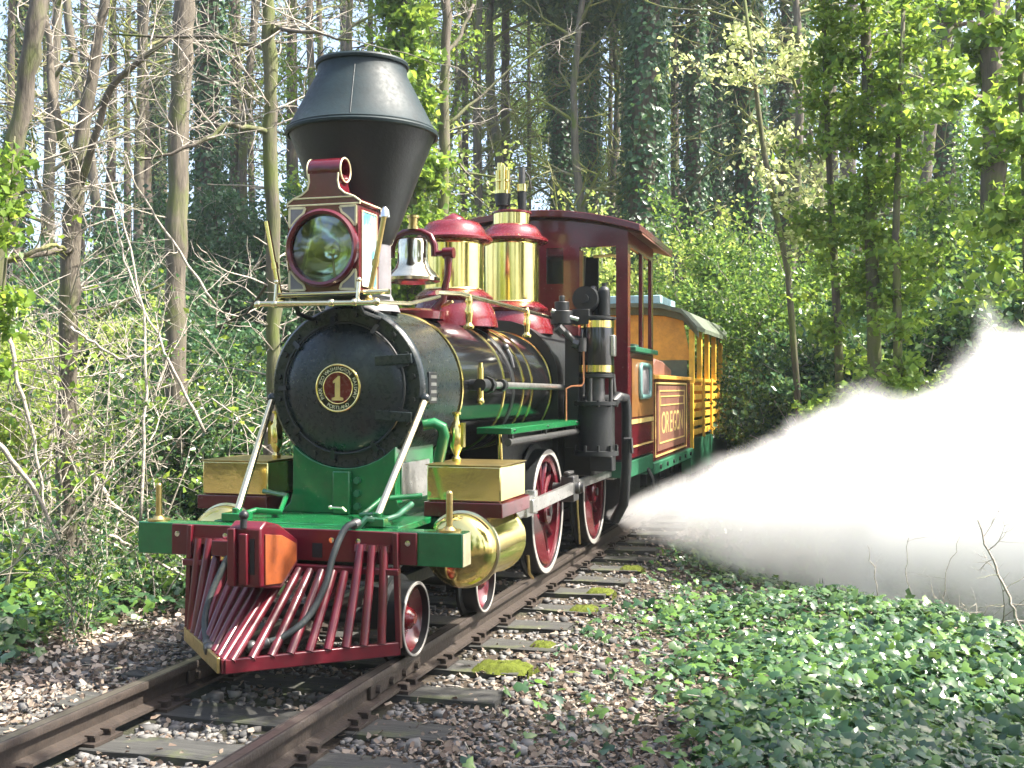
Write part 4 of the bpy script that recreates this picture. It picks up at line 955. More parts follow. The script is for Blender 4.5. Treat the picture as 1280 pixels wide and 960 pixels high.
def litter():
    n = 80000; x, y, D = polar(n, 3.0, 14, -250, 1250); t = x - track_x(y); er = edge_right(y)
    lob = lobes(x, y, 1.6, 4)
    p = np.where(t > .45, sm(.4, .9, t) * (1 - .8 * sm(er + .1, er + .9, t)), np.where(t < -.45, sm(.4, .9, -t) * (1 - .85 * sm(1.7, 2.4, -t)), .30)) * (.65 + .5 * lob)
    keep = rng.uniform(0, 1, n) < p; x, y = x[keep], y[keep]
    keep = np.abs(np.abs(x - track_x(y)) - .412) > .05; x, y = x[keep], y[keep]; n = len(x)
    P = np.stack([x, y, height(x, y) + rng.uniform(.0, .03, n) ], -1)
    me = scatter('leaf_litter', P, np.tile([[0, 0, 1.]], (n, 1)), rng.uniform(.010, .033, n), LITTER, CURL, .45)
    tag(link('leaf_litter', me), 'pale brown dead leaves lying beside the rails and up the verge', 'leaf litter', kind='stuff')
litter()
def ivy_near():
    n = 95000; x, y, D = polar(n, 3.2, 13, 560, 1500); t = x - track_x(y); er = edge_right(y) + .35 * lobes(x, y, 2.2, 2)
    p = (.035 + .965 * sm(er - .1, er + .6, t)) * (.62 + .6 * lobes(x, y, 1.3, 9) + .35 * lobes(x, y, 4.1, 3)); keep = (rng.uniform(0, 1, n) < p) & (t > .9); x, y, D = x[keep], y[keep], D[keep]; n = len(x)
    P = np.stack([x, y, height(x, y) + rng.uniform(.02, .13, n) * (.6 + .5 * lobes(x, y, 3, 5))], -1)
    N = normal(x, y) + np.array([.12, -.28, 0])
    me = scatter('ivy_cover', P, N, np.clip(np.exp(rng.normal(-3.16, .34, n)), .02, .062), IVY, IVYL, .42)
    tag(link('ivy_ground_cover', me), 'glossy dark green ivy carpeting the mound right of the track', 'ivy', kind='stuff')
    n = 42000; x, y, D = polar(n, 4.5, 17, -260, 440); t = x - track_x(y)
    p = sm(1.35, 1.95, -t - .3 * lobes(x, y, 1.7, 3)) * (.7 + .5 * lobes(x, y, 1.5, 7)); keep = rng.uniform(0, 1, n) < p; x, y = x[keep], y[keep]; n = len(x)
    P = np.stack([x, y, height(x, y) + rng.uniform(.02, .16, n)], -1)
    me = scatter('verge_ivy', P, normal(x, y) + np.array([.2, -.2, 0]), rng.uniform(.035, .085, n), IVY, IVYL, .45)
    tag(link('verge_ivy', me), 'sunlit ivy and low weeds covering the verge left of the track', 'ivy', kind='stuff')
    n = 9000; x, y, D = polar(n, 3.6, 11, -260, 330); t = x - track_x(y)
    keep = (rng.uniform(0, 1, n) < sm(-.9, -1.15, t) * sm(-2.3, -1.7, t) * (.55 + .7 * lobes(x, y, 2.1, 6))); x, y = x[keep], y[keep]; n = len(x)
    P = np.stack([x, y, height(x, y) + rng.uniform(.01, .04, n)], -1)
    me = scatter('dry_leaves', P, np.tile([[0, 0, 1.]], (n, 1)), rng.uniform(.018, .045, n), DRYLEAF, CURL, .4)
    tag(link('dry_leaves', me), 'dry leaves in sunlit colour on the strip beside the left rail', 'leaf litter', kind='stuff')
    n = 9000; x, y, D = polar(n, 4.5, 12, -260, 330); t = x - track_x(y)
    p = sm(1.45, 1.9, -t - .3 * lobes(x, y, 1.9, 5)) * sm(4.2, 2.4, -t) * sm(.0, .35, lobes(x, y, 2.6, 8)); keep = rng.uniform(0, 1, n) < p; x, y = x[keep], y[keep]; n = len(x)
    P = np.stack([x, y, height(x, y) + rng.uniform(.06, .26, n)], -1)
    me = scatter('weeds', P, np.tile([[.1, -.2, 1.]], (n, 1)), rng.uniform(.05, .11, n), FRESH, LEAF, .35)
    tag(link('verge_weeds', me), 'bright yellow green weeds in patches beside the left rail', 'weeds', kind='stuff')
    n = 90000; x, y, D = polar(n, 11, 48, -300, 1600, pw=.8); t = x - track_x(y)
    keep = (np.abs(t) > 2.0) & (rng.uniform(0, 1, n) < .78 + .4 * lobes(x, y, .8, 3)); x, y, D = x[keep], y[keep], D[keep]; n = len(x)
    P = np.stack([x, y, height(x, y) + rng.uniform(.0, .45, n) * (.6 + .7 * lobes(x, y, .9, 6))], -1)
    me = scatter('bank_ivy', P, normal(x, y) + np.array([.15, -.3, .1]), rng.uniform(.10, .2, n) * (.6 + D / 40), DARKIVY, LEAF, .55)
    tag(link('bank_undergrowth', me), 'dark ivy and low undergrowth covering the wooded banks behind the train', 'undergrowth', kind='stuff')
ivy_near()
def debris():
    b = MB(); r_ = random.Random(77); x, y, D = polar(260, 3.2, 9, -200, 1300)
    for i in range(260):
        t = float(x[i]); z = float(height(x[i], y[i])) + .02
        if abs(abs(t) - .412) < .12 or abs(t) < .35: continue
        a = r_.uniform(0, 6.28); L_ = r_.uniform(.05, .22); d = Vector((math.cos(a), math.sin(a), r_.uniform(-.05, .12)))
        p = Vector((t, float(y[i]), z)); b.tube([p, p + d * L_ * .5 + Vector((0, 0, .004)), p + d * L_ + Vector((r_.gauss(0, .01), r_.gauss(0, .01), 0))], [.004, .0035, .002], 4, False)
    o = b.build('fallen_twigs', TWIG, None, sharp=180); tag(o, 'small broken twigs scattered over the verge and the gravel', 'twigs', kind='stuff')
debris()

# ================================================================== trees
LATER = []                                                            # (object, kind phrase, category) labelled once all stand
def gz(x, y): return float(height(x, y))
def wob(path_len, n, amp, r_):
    a, b, c, d = (r_.uniform(0, 6.28) for _ in range(4)); k = r_.uniform(.6, 1.4)
    return [(amp * math.sin(a + i / n * 3 * k) - amp * math.sin(a) + amp * .4 * math.sin(b + i / n * 9) - amp * .4 * math.sin(b), amp * math.cos(c + i / n * 2.6 * k) - amp * math.cos(c) + amp * .4 * math.sin(d + i / n * 8) - amp * .4 * math.sin(d), path_len * i / n) for i in range(n + 1)]
def twigs(b, p, d, L_, r0, depth, r_, leaf=None, up=.25, droop=0):
    """a bent twig with side twigs; leaf positions gather in LEAF"""
    n = 4; pts = [Vector(p)]; dd = Vector(d).normalized()
    for i in range(n):
        dd = (dd + Vector((r_.gauss(0, .16), r_.gauss(0, .16), r_.gauss(0, .14) + up * .12 - droop * .15))).normalized(); pts.append(pts[-1] + dd * L_ / n)
    b.tube(pts, [r0 * (1 - .72 * i / n) for i in range(n + 1)], 5 if r0 > .006 else 4, False)
    if leaf is not None and depth <= 1:
        for i in range(1, n + 1):
            leaf.append(tuple(pts[i])); leaf.append(tuple((pts[i] + pts[i - 1]) / 2))
    if depth > 0:
        for i in range(1, n + 1):
            for _ in range(1 if depth > 1 else r_.choice((1, 1, 2))):
                q = Vector((r_.gauss(0, 1), r_.gauss(0, 1), r_.gauss(.1, .7))); q = (dd * .7 + q.normalized() * .9).normalized()
                twigs(b, pts[i], q, L_ * r_.uniform(.35, .6), r0 * .5, depth - 1, r_, leaf, up, droop)
def crown_mesh(name, pts, per, spread, size, m, g, tmpl=LEAF, tilt=.8, nz=.6):
    P = np.repeat(np.array(pts), per, 0); P = P + g.normal(0, spread, P.shape) * np.array([1, 1, .7]); n = len(P)
    N = np.tile([[.1, -.2, nz]], (n, 1)); return scatter(name, P, N, g.uniform(size * .6, size * 1.3, n), m, tmpl, tilt, g)
def proto_ivy(seed, h, r, density=1.0):
    r_ = random.Random(seed); g = np.random.default_rng(seed); path = wob(h, 10, .12, r_)
    t = MB().tube(path, [r * (1.25 if i == 0 else 1) * (1 - .55 * i / 10) for i in range(11)], 9).mesh('trunk', FARBARK, sharp=180)
    n = int(9000 * density); u = g.uniform(0, 1, n) ** .85 * .98; z = u * h; th = g.uniform(0, 6.28, n)
    pp = np.array(path); cx_ = np.interp(z, pp[:, 2], pp[:, 0]); cy_ = np.interp(z, pp[:, 2], pp[:, 1])
    bulge = .6 + .55 * np.sin(z * 1.1 + seed) * np.sin(th * 1.5 + z * .5); rr = r * (1 - .5 * u) + .04 + np.abs(g.normal(0, .075, n)) * (1 + bulge)
    P = np.stack([cx_ + rr * np.cos(th), cy_ + rr * np.sin(th), z], -1); N = np.stack([np.cos(th), np.sin(th), .5 + 0 * th], -1)
    c = scatter('ivy', P, N, g.uniform(.08, .15, n), DARKIVY, LEAF, .4, g)
    b = MB(); pts = []
    for k in range(22):
        z0 = r_.uniform(.82, 1) * h; a = r_.uniform(0, 6.28); twigs(b, (float(np.interp(z0, pp[:, 2], pp[:, 0])), float(np.interp(z0, pp[:, 2], pp[:, 1])), z0), (math.cos(a), math.sin(a), .25), r_.uniform(1.4, 3.2), .03, 1, r_, pts, .2)
    li = b.mesh('limb', FARBARK, sharp=180); cr = crown_mesh('crown', pts, 7, .30, .22, CONIF, g)
    return t, [('ivy', c), ('limb', li), ('crown', cr)]
def proto_conifer(seed, h, r, z0f=.22, dens=1.0, lm=None, ls=.20):
    r_ = random.Random(seed); g = np.random.default_rng(seed); path = wob(h, 10, .10, r_); pp = np.array(path)
    t = MB().tube(path, [r * (1.2 if i == 0 else 1) * (1 - .75 * i / 10) for i in range(11)], 9).mesh('trunk', FARBARK, sharp=180)
    b = MB(); P = []
    for k in range(int(40 * dens)):
        z0 = h * (z0f + (1 - z0f) * (k + r_.random()) / (40 * dens)); a = k * 2.4 + r_.uniform(-.4, .4); L_ = (.5 + 2.6 * (1 - z0 / h) ** .7) * r_.uniform(.6, 1.1)
        o = Vector((float(np.interp(z0, pp[:, 2], pp[:, 0])), float(np.interp(z0, pp[:, 2], pp[:, 1])), z0)); d = Vector((math.cos(a), math.sin(a), 0)); pts = []
        for i in range(5): pts.append(o + d * L_ * i / 4 + Vector((0, 0, .10 * i - .07 * i * i * L_ * .45)))
        b.tube(pts, [.028, .022, .016, .01, .005], 4, False)
        for i in range(1, 5):
            for q in range(5):
                s_ = r_.uniform(-.4, .4) * L_ * (.35 + .2 * (4 - i)); P.append(pts[i] + Vector((-d.y * s_, d.x * s_, -abs(s_) * .45)) - d * r_.uniform(0, .3))
    li = b.mesh('limb', FARBARK, sharp=180); cr = crown_mesh('crown', [tuple(p) for p in P], 4, .16, ls, lm or CONIF, g, SLIM, .7, .5)
    return t, [('limb', li), ('crown', cr)]
def proto_slim(seed, h, r, leafy=True):
    r_ = random.Random(seed); g = np.random.default_rng(seed); path = wob(h, 10, .3, r_); pp = np.array(path)
    t = MB().tube(path, [r * (1 - .7 * i / 10) for i in range(11)], 7).mesh('trunk', BARK, sharp=180); b = MB(); pts = []
    for k in range(22):
        z0 = r_.uniform(.2 if leafy in (True, False) else .48, 1) * h; a = r_.uniform(0, 6.28); o = (float(np.interp(z0, pp[:, 2], pp[:, 0])), float(np.interp(z0, pp[:, 2], pp[:, 1])), z0)
        twigs(b, o, (math.cos(a), math.sin(a), .5), r_.uniform(.9, 2.2), r * .3, 2, r_, pts, .3)
    li = b.mesh('limb', MOSSTWIG, sharp=180); out = [('limb', li)]
    if leafy: out.append(('crown', crown_mesh('crown', pts, 2 if leafy is True else leafy, .10 if leafy is True else .2, .085 if leafy is True else .12, FRESH, g)))
    return t, out
def proto_bush(seed, h, w_, m, nst=14, per=4, size=.10):
    r_ = random.Random(seed); g = np.random.default_rng(seed); b = MB(); pts = []
    for k in range(nst):
        a = r_.uniform(0, 6.28); q = r_.uniform(.1, 1) * w_ / h
        twigs(b, (r_.uniform(-.2, .2), r_.uniform(-.2, .2), -.1), (math.cos(a) * q, math.sin(a) * q, 1), h * r_.uniform(.7, 1.05), .022, 2, r_, pts, .1)
    return b.mesh('stem', TWIG, sharp=180), [('foliage', crown_mesh('foliage', pts, per, .09, size, m, g))]
def stand(name, pro, x, y, phrase, cat, first='trunk', rot=None, scale=1, dz=0, label=None, group=None):
    t, rest = pro; e = thing(name, (x, y, gz(x, y) + dz), label, cat, group)
    e.rotation_euler = (0, 0, rnd.uniform(0, 6.28) if rot is None else rot); e.scale = (scale,) * 3
    place(t, first, e)
    for nm, me in rest:
        o = place(me, nm, e)
        if nm == 'limb': o['kind'] = 'stuff'
    if label is None: LATER.append((e, phrase))
    return e
PI = [proto_ivy(101 + k, 15 + k, .30 - .03 * k) for k in range(4)]
PC = [proto_conifer(201 + k, 17 + 2 * k, .26 + .02 * k, (.12, .2, .3, .08)[k]) for k in range(4)]
PT = [proto_conifer(231 + k, 15 + 1.5 * k, .11 + .03 * k, .16, .75, THINNEEDLE, .15) for k in range(3)]
PS = [proto_slim(301 + k, 9 + k, .07 + .015 * k, k < 2) for k in range(4)]
PL = [proto_slim(331 + k, 9 + k, .09, 6) for k in range(2)]
PB = [proto_bush(401 + k, 1.9 + .3 * k, 1.3, (SUNLEAF, BUSHL, BUSHL, SUNLEAF)[k], 13, 9, .066) for k in range(4)] + [proto_bush(421 + k, 2.1 + .3 * k, 1.4, DARKIVY, 12, 9, .075) for k in range(2)]  # last two carry the left bank's shade in their dark leaf colour
PX = [proto_bush(411 + k, 2.0, 1.5, IVY, 12, 8, .085) for k in range(2)]
# individually placed trunks of the wood, from the photograph: (column, distance, kind, scale)
for px, D, k, s in [(700, 24, 0, .8), (738, 22, 1, .62), (806, 19, 0, .92), (822, 20, 2, .9), (872, 24, 3, 1.0), (890, 27, 1, .9), (938, 21, 0, .95), (985, 26, 2, 1.0), (270, 22, 3, 1.05), (1010, 31, 3, 1.1), (1180, 20, 1, .8), (20, 26, 2, .9), (196, 34, 0, .8), (1130, 33, 0, 1)]:
    x, y = spot(px, D); stand('ivy_clad_tree', PI[k], x, y, 'tall tree wrapped in dark ivy', 'tree', scale=s, group='ivy clad trees of the wood')
for px, D, k, s in [(300, 40, 0, 1.1), (430, 46, 2, 1.2), (1060, 38, 1, 1), (1150, 44, 0, 1.1), (1300, 36, 3, 1), (-60, 40, 1, 1), (340, 56, 1, 1.2), (1250, 50, 1, 1.2)]:
    x, y = spot(px, D); stand('conifer', PC[k], x, y, 'dark conifer with drooping needle branches', 'tree', scale=s, group='conifers of the wood')
for px, D, k, s in [(25, 24, 0, 1), (62, 30, 1, 1), (98, 36, 2, 1), (135, 28, 1, 1), (160, 33, 0, 1.1), (185, 26, 2, .95), (205, 38, 1, 1.1), (245, 30, 0, 1), (262, 36, 2, 1.1), (290, 27, 1, .95), (318, 34, 0, 1), (368, 28, 2, 1), (400, 34, 1, 1), (455, 30, 0, 1), (490, 26, 1, .95), (528, 33, 2, 1), (575, 29, 0, 1), (612, 34, 1, 1.05), (636, 27, 2, .95), (668, 33, 0, 1), (690, 29, 1, 1), (722, 35, 2, 1), (756, 30, 0, 1), (782, 27, 1, .95), (850, 29, 2, 1), (905, 33, 0, 1), (955, 28, 1, 1), (1040, 32, 2, 1), (1110, 28, 0, 1), (1200, 30, 1, 1)]:
    x, y = spot(px, D); stand('thin_conifer', PT[k], x, y, 'thin straight sunlit conifer', 'tree', scale=s, group='thin conifers of the wood')
for px, D, k, s in [(580, 36, 0, 1.5), (640, 40, 1, 1.5), (705, 44, 0, 1.6), (760, 36, 1, 1.4), (860, 40, 0, 1.5), (910, 36, 1, 1.5), (970, 40, 0, 1.5), (836, 22, 2, 1.25), (760, 25, 3, 1.1), (770, 31, 2, 1.2), (595, 21, 3, 1.0), (650, 26, 2, 1.4), (690, 34, 2, 1.2), (905, 31, 3, 1.2), (120, 20, 2, 1.1), (175, 25, 3, 1.2), (420, 22, 2, 1.1), (480, 18, 1, 1), (960, 17, 2, 1), (1030, 19, 3, 1.1), (1165, 15, 2, 1), (60, 17, 3, 1), (310, 27, 3, 1.2), (560, 31, 2, 1.2), (730, 19, 3, .9), (1110, 24, 3, 1.1)]:
    x, y = spot(px, D); stand('slim_tree', PS[k], x, y, 'slim pale tree with thin spreading twigs' if k > 1 else 'slim young tree with fresh spring leaves', 'tree', scale=s, group='slim bare trees of the wood' if k > 1 else 'slim leafy trees of the wood')
for px, D, k, s in [(690, 17, 0, 1.1), (735, 18, 3, 1.2), (790, 17.5, 0, 1.1), (840, 18.5, 3, 1.0), (640, 19, 3, 1.0), (890, 18, 0, .9), (700, 21, 1, 1.1), (850, 17.8, 1, .95), (925, 17, 2, 1.0), (990, 15.2, 1, .9), (1030, 14.5, 2, .9), (880, 18.5, 2, 1.2), (930, 17, 1, 1.1), (1000, 18, 0, 1.0), (1060, 15, 2, .9), (1150, 13, 0, .8), (1210, 12.5, 1, .9), (1270, 13, 2, 1.0),
                    (120, 17, 4, 1), (180, 15, 5, .9), (250, 16, 4, 1), (300, 13.5, 0, .6), (60, 14, 5, 1), (20, 11, 3, .7), (215, 19, 5, 1.2), (330, 18, 4, 1.1), (400, 19, 5, 1.2), (-30, 16, 4, 1), (560, 20, 1, 1), (600, 17, 2, .8)]:
    x, y = spot(px, D); stand('leafy_bush', PB[k], x, y, 'bright yellow green bush in sunlit leaf colour' if k in (0, 3) else ('dark green bushy shrub' if k > 3 else 'mid green bushy shrub'), 'bush', 'stem', scale=s, group='bright bushes' if k in (0, 3) else ('dark shrubs' if k > 3 else 'green shrubs'))
for px, D, k, s in [(990, 12.6, 0, .5), (1045, 12, 1, .7), (1120, 11.5, 0, .8), (1190, 11, 1, .8), (1000, 13.6, 1, .6), (1250, 11.5, 0, .8), (1330, 11, 1, .9), (280, 9.2, 0, .5), (297, 9.6, 1, .55), (310, 12, 1, .6), (200, 12.5, 0, .6), (100, 12, 1, .6)]:
    x, y = spot(px, D); stand('ivy_thicket', PX[k], x, y, 'dark ivy thicket', 'bush', 'stem', scale=s, group='ivy thickets')

# near trees, one by one
def near_tree(name, px, D, pts, label, m=BARK, limbs=(), leaf=None, leafm=FRESH, spurs=0, seed=1, per=2, size=.07, spread=.06, cat='tree', twm=TWIG):
    """pts: (column, row, width in columns) of the trunk in the plane at distance D, standing on the ground below"""
    x0, y0 = spot(px, D); r_ = random.Random(seed); g = np.random.default_rng(seed)
    def W(px_, row, dD=0):
        d_ = D + dD; x, y = spot(px_, d_); return Vector((x, y, CAM.z - (row - 475) / 1400 * d_))
    path = [W(p[0], p[1]) for p in pts]; rad = [p[2] / 3100 * D for p in pts]
    path = [Vector((path[0].x, path[0].y, gz(path[0].x, path[0].y) - .1))] + path; rad = [rad[0] * 1.25] + rad
    fine = []; fr_ = []
    for i in range(len(path) - 1):
        for k in range(4):
            t = k / 4; p = path[i].lerp(path[i + 1], t); a = .006 * D / 7
            fine.append(p + Vector((r_.gauss(0, a), r_.gauss(0, a), 0))); fr_.append((rad[i] * (1 - t) + rad[i + 1] * t) * r_.uniform(.88, 1.14))
    fine.append(path[-1]); fr_.append(rad[-1])
    e = thing(name, (path[0].x, path[0].y, path[0].z), label, cat); leafp = []
    MB().tube(fine, fr_, 12).build('trunk', m, e, sharp=180)
    for lm in limbs:                                                  # limb: list of (column, row, width, depth offset)
        lp = [W(q[0], q[1], q[3] if len(q) > 3 else 0) for q in lm]; b = MB(); f2 = []; r2 = []
        for i in range(len(lp) - 1):
            for k in range(3):
                t = k / 3; f2.append(lp[i].lerp(lp[i + 1], t) + Vector((r_.gauss(0, .012), r_.gauss(0, .012), r_.gauss(0, .01)))); r2.append((lm[i][2] * (1 - t) + lm[i + 1][2] * t) / 2800 * D)
        f2.append(lp[-1]); r2.append(lm[-1][2] / 2800 * D); b.tube(f2, r2, 8); b.build('limb', m, e, sharp=180)
        q = MB()
        for i in range(2, len(f2)):
            if r_.random() < .7: twigs(q, f2[i], Vector((r_.gauss(0, 1), r_.gauss(0, 1), r_.gauss(.2, .8))), r_.uniform(.2, .55), .006, 1, r_, leafp)
        if q.v: q.build('twig', twm, e, sharp=180, kind='stuff')
    if spurs:
        q = MB()
        for k in range(spurs):
            i = r_.randrange(2, len(fine)); a = r_.uniform(0, 6.28)
            twigs(q, fine[i], (math.cos(a), math.sin(a), r_.uniform(-.2, .6)), r_.uniform(.12, .75), .007, r_.choice((0, 1, 1, 2)), r_, leafp)
        q.build('twig', twm, e, sharp=180, kind='stuff')
    if leaf:
        lp = np.array(leafp) if leafp else np.zeros((0, 3))
        if leaf > 1 and len(lp): e2 = crown_mesh('crown', lp, int(leaf), spread, size, leafm, g); o = link('crown', e2, e); o.location = (0, 0, 0); o.matrix_parent_inverse = Matrix.Translation(-Vector(e.location))
    return e, fine
near_tree('mossy_tree', -25, 6.2, [(-25, 640, 34), (-12, 380, 30), (5, 230, 28), (24, 140, 26), (38, 60, 25), (48, -20, 24), (60, -160, 20)], 'mossy leaning tree trunk cutting across the top left corner', MOSSBARK, spurs=14, seed=11)
near_tree('forked_tree', 80, 7.4, [(84, 700, 27), (80, 560, 27), (86, 430, 26), (86, 330, 26), (92, 240, 25), (99, 180, 20), (112, 90, 15), (128, 0, 12), (140, -120, 8)], 'forked grey tree bristling with short dead twigs, left of the engine', BARK,
          [[(90, 230, 14, 0), (70, 140, 11, .1), (58, 40, 9, .2), (52, -60, 6, .2)], [(100, 220, 10, 0), (118, 165, 9, -.1), (136, 100, 8, -.2), (175, 62, 7, -.3), (212, 38, 4, -.3)], [(95, 300, 8, 0), (60, 305, 7, -.2), (5, 318, 4, -.4)]], spurs=120, seed=12)
near_tree('bare_tree', 217, 9.2, [(217, 540, 30), (219, 420, 29), (221, 300, 28), (222, 160, 28), (228, 60, 28), (230, -20, 27), (235, -250, 22)], 'straight bare grey trunk second from the engine on its left', BARK, spurs=60, seed=13)
near_tree('knotty_tree', 338, 7.6, [(338, 640, 21), (340, 520, 21), (342, 400, 21), (341, 300, 21), (338, 150, 20), (336, 60, 19), (333, -20, 18), (330, -220, 14)], 'knotty brown trunk with mossy arching branches beside the headlamp', MOSSBARK,
          [[(338, 158, 7, 0), (310, 148, 6.5, -.2), (280, 146, 6, -.3), (255, 165, 5, -.4), (215, 182, 4, -.5), (175, 190, 2, -.5)], [(336, 58, 6, 0), (300, 42, 5, .2), (240, 36, 4.5, .4), (140, 32, 3, .5)], [(340, 30, 6, 0), (352, 24, 5, -.2), (395, 32, 4, -.4), (440, 40, 2, -.5)], [(345, 330, 5, 0), (310, 380, 3, .3), (270, 400, 2, .4)]], spurs=70, seed=14)
near_tree('thin_mossy_tree', 553, 13, [(553, 480, 15), (553, 330, 14), (554, 200, 14), (556, 110, 14), (557, 30, 13), (558, -40, 12), (560, -200, 9)], 'thin mossy tree behind the smokestack with fine upswept branches', MOSSBARK,
          [[(556, 60, 6, 0), (575, 35, 5, .2), (592, -5, 4, .3)], [(555, 150, 5, 0), (600, 110, 3.5, .3), (660, 60, 2.5, .4), (720, 30, 1.5, .5)], [(554, 108, 5, 0), (535, 95, 4, -.2), (515, 85, 2, -.3)], [(554, 215, 4, 0), (530, 225, 3, -.1), (505, 215, 2, -.2)], [(555, 180, 4, 0), (585, 205, 3, .2), (640, 215, 2, .3)]], spurs=46, seed=15)
near_tree('brown_trunk_tree', 1240, 12, [(1242, 520, 36), (1243, 400, 34), (1240, 250, 33), (1243, 140, 31), (1240, 40, 30), (1238, -60, 28), (1235, -240, 24)], 'thick plain brown trunk near the right edge of the wood', FARBARK,
          [[(1240, 120, 8, -.5), (1230, 112, 7, -.8), (1205, 110, 6, -1), (1178, 116, 4, -1.2)], [(1238, 22, 6, -.5), (1200, 18, 5, -.8), (1150, 26, 4, -1), (1110, 32, 2, -1.2)]], spurs=40, leaf=2, seed=16, size=.11)

def leafy_near(name, px, D, stems, label, n, size, m, seed, band, h0, h1, cat='tree', bark=MOSSBARK):
    """young tree hung with big soft leaves from the ground up"""
    x0, y0 = spot(px, D); g = np.random.default_rng(seed); r_ = random.Random(seed); e = thing(name, (x0, y0, gz(x0, y0)), label, cat); P = []
    def W(px_, row, dD=0): x, y = spot(px_, D + dD); return Vector((x, y, CAM.z - (row - 475) / 1400 * (D + dD)))
    for st_ in stems:
        path = [W(*q[:2], q[3]) for q in st_]; path[0].z = gz(path[0].x, path[0].y) - .1
        MB().tube(path, [q[2] / 2800 * D for q in st_], 9).build('trunk', bark, e, sharp=180)
        pp = np.array([tuple(p) for p in path]); b = MB(); lf = []
        for k in range(int(n / len(stems) / 26)):
            z = r_.uniform(h0, h1); o = Vector([float(np.interp(z, pp[:, 2], pp[:, j])) for j in (0, 1)] + [z]); a = r_.uniform(0, 6.28)
            twigs(b, o, (math.cos(a), math.sin(a), .35), r_.uniform(.25, 1) * band, .007, 1, r_, lf, .1, .25)
        b.build('twig', MOSSTWIG, e, sharp=180, kind='stuff'); P += lf
    me = crown_mesh('foliage', P, 2, .05, size, m, g, LEAF, .7, .55); o = link('foliage', me, e); o.matrix_parent_inverse = Matrix.Translation(-Vector(e.location))
    return e
leafy_near('leafy_tree', 1090, 9.0, [[(1098, 520, 20, 0), (1092, 380, 17, 0), (1088, 250, 16, 0), (1086, 120, 15, .1), (1082, 20, 13, .2), (1080, -140, 9, .3)], [(1056, 520, 12, .3), (1048, 420, 11, .3), (1042, 300, 10, .3), (1036, 180, 8, .3), (1030, 20, 6, .3)], [(1125, 520, 12, -.2), (1122, 400, 11, -.2), (1120, 280, 9, -.2), (1124, 150, 7, -.2), (1130, 0, 5, -.2)]],
           'young tree hung with yellow green leaves in front of the bank on the right', 5200, .062, FRESH, 21, .42, -.3, 5.0)
leafy_near('leafy_sapling', 1290, 8.5, [[(1290, 520, 12, 0), (1285, 350, 11, 0), (1282, 200, 10, 0), (1276, 60, 8, 0), (1270, -100, 6, 0)]], 'leafy sapling half cut off by the right edge of the view', 800, .09, FRESH, 22, .5, .3, 4.4)
leafy_near('ivy_column', 516, 12.5, [[(514, 470, 16, 0), (515, 300, 15, 0), (512, 150, 14, 0), (508, 20, 12, 0), (506, -120, 8, 0)]], 'bright green ivy column climbing a trunk just right of the smokestack', 2600, .10, FRESH, 23, .42, 1.4, 6.5)
leafy_near('leafy_vine', 8, 5.6, [[(-14, 640, 3, 0), (-2, 420, 3, 0), (12, 250, 3, 0), (18, 160, 2, 0)]], 'bright leafy vine hanging below the leaning trunk at the far left', 200, .055, FRESH, 24, .07, .9, 2.3, 'vine')
# branches reaching in at the top with fresh leaves
leafy_near('budding_tree', 985, 11, [[(1010, 520, 9, 0), (985, 330, 8, 0), (955, 180, 7, 0), (940, 60, 5, 0), (925, -60, 3, 0)]], 'slender tree with scattered pale budding leaves above the coach', 420, .062, PALELEAF, 25, .9, 2.4, 4.6)
# trees out of view to the right whose crowns dapple the light, and behind the photographer
for x, y, k, s in [(4.3, -.2, 0, .62), (6.1, -.3, 1, .6), (7.2, -1.0, 0, .75)]:
    stand('leafy_wood_tree', PL[k], x, y, 'leafy tree beyond the right edge of the view', 'tree', scale=s)
for x, y, k, s in [(-3, -16, 0, .9), (1, -19, 1, .9), (6, -18, 0, 1), (11, -14, 1, .9), (-9, -13, 0, .9), (14, -9, 1, .9)]:
    stand('slim_tree', PL[k], x, y, 'leafy tree behind the photographer', 'tree', scale=s)
for x, y, k, s in [(-1, -11, 1, 1.2), (3.5, -12, 2, 1.3), (7, -10, 1, 1.2), (-5, -10, 2, 1.2), (10, -6, 1, 1.1), (-9, -6, 2, 1.2), (-2.6, -8.2, 3, 1.1), (-4.4, -8.6, 0, 1.2), (-6.4, -9.4, 3, 1.3), (1.2, -9.5, 0, 1.2)]:
    stand('leafy_bush', PB[k], x, y, 'shrub behind the photographer', 'bush', 'stem', scale=s)

# bare undergrowth of pale stems on the left
def bare_shrub(seed, h, n, w_, leafy):
    r_ = random.Random(seed); g = np.random.default_rng(seed); b = MB(); pts = []
    for k in range(n):
        a = r_.uniform(0, 6.28); q = r_.uniform(.05, 1) * w_
        twigs(b, (r_.gauss(0, .12), r_.gauss(0, .12), -.05), (math.cos(a) * q, math.sin(a) * q, 1), h * r_.uniform(.5, 1.05), .011, 2, r_, pts, .05)
    out = []
    if leafy:
        idx = g.choice(len(pts), min(len(pts), leafy), False); out = [('foliage', crown_mesh('foliage', np.array(pts)[idx], 2, .03, .05, IVY if seed % 2 else FRESH, g))]
    return b.mesh('stem', TWIG, sharp=180), out
SH = [bare_shrub(501, 1.7, 5, .55, 330), bare_shrub(502, 2.3, 5, .7, 240), bare_shrub(503, 1.3, 6, .8, 480), bare_shrub(504, 2.0, 5, .4, 240)]
for px, D, k, s in [(20, 6.6, 1, 1), (75, 7.0, 0, .9), (120, 7.6, 3, 1.0), (170, 8.2, 2, 1), (235, 8.6, 0, .85), (130, 9.8, 1, 1), (40, 9.8, 3, 1.1), (265, 10, 2, .9), (185, 6.9, 2, .55), (95, 6.0, 2, .5)]:
    x, y = spot(px, D); stand('bare_shrub', SH[k], x, y, 'bare shrub of pale tangled stems', 'shrub', 'stem', scale=s, group='bare shrubs left of the track')
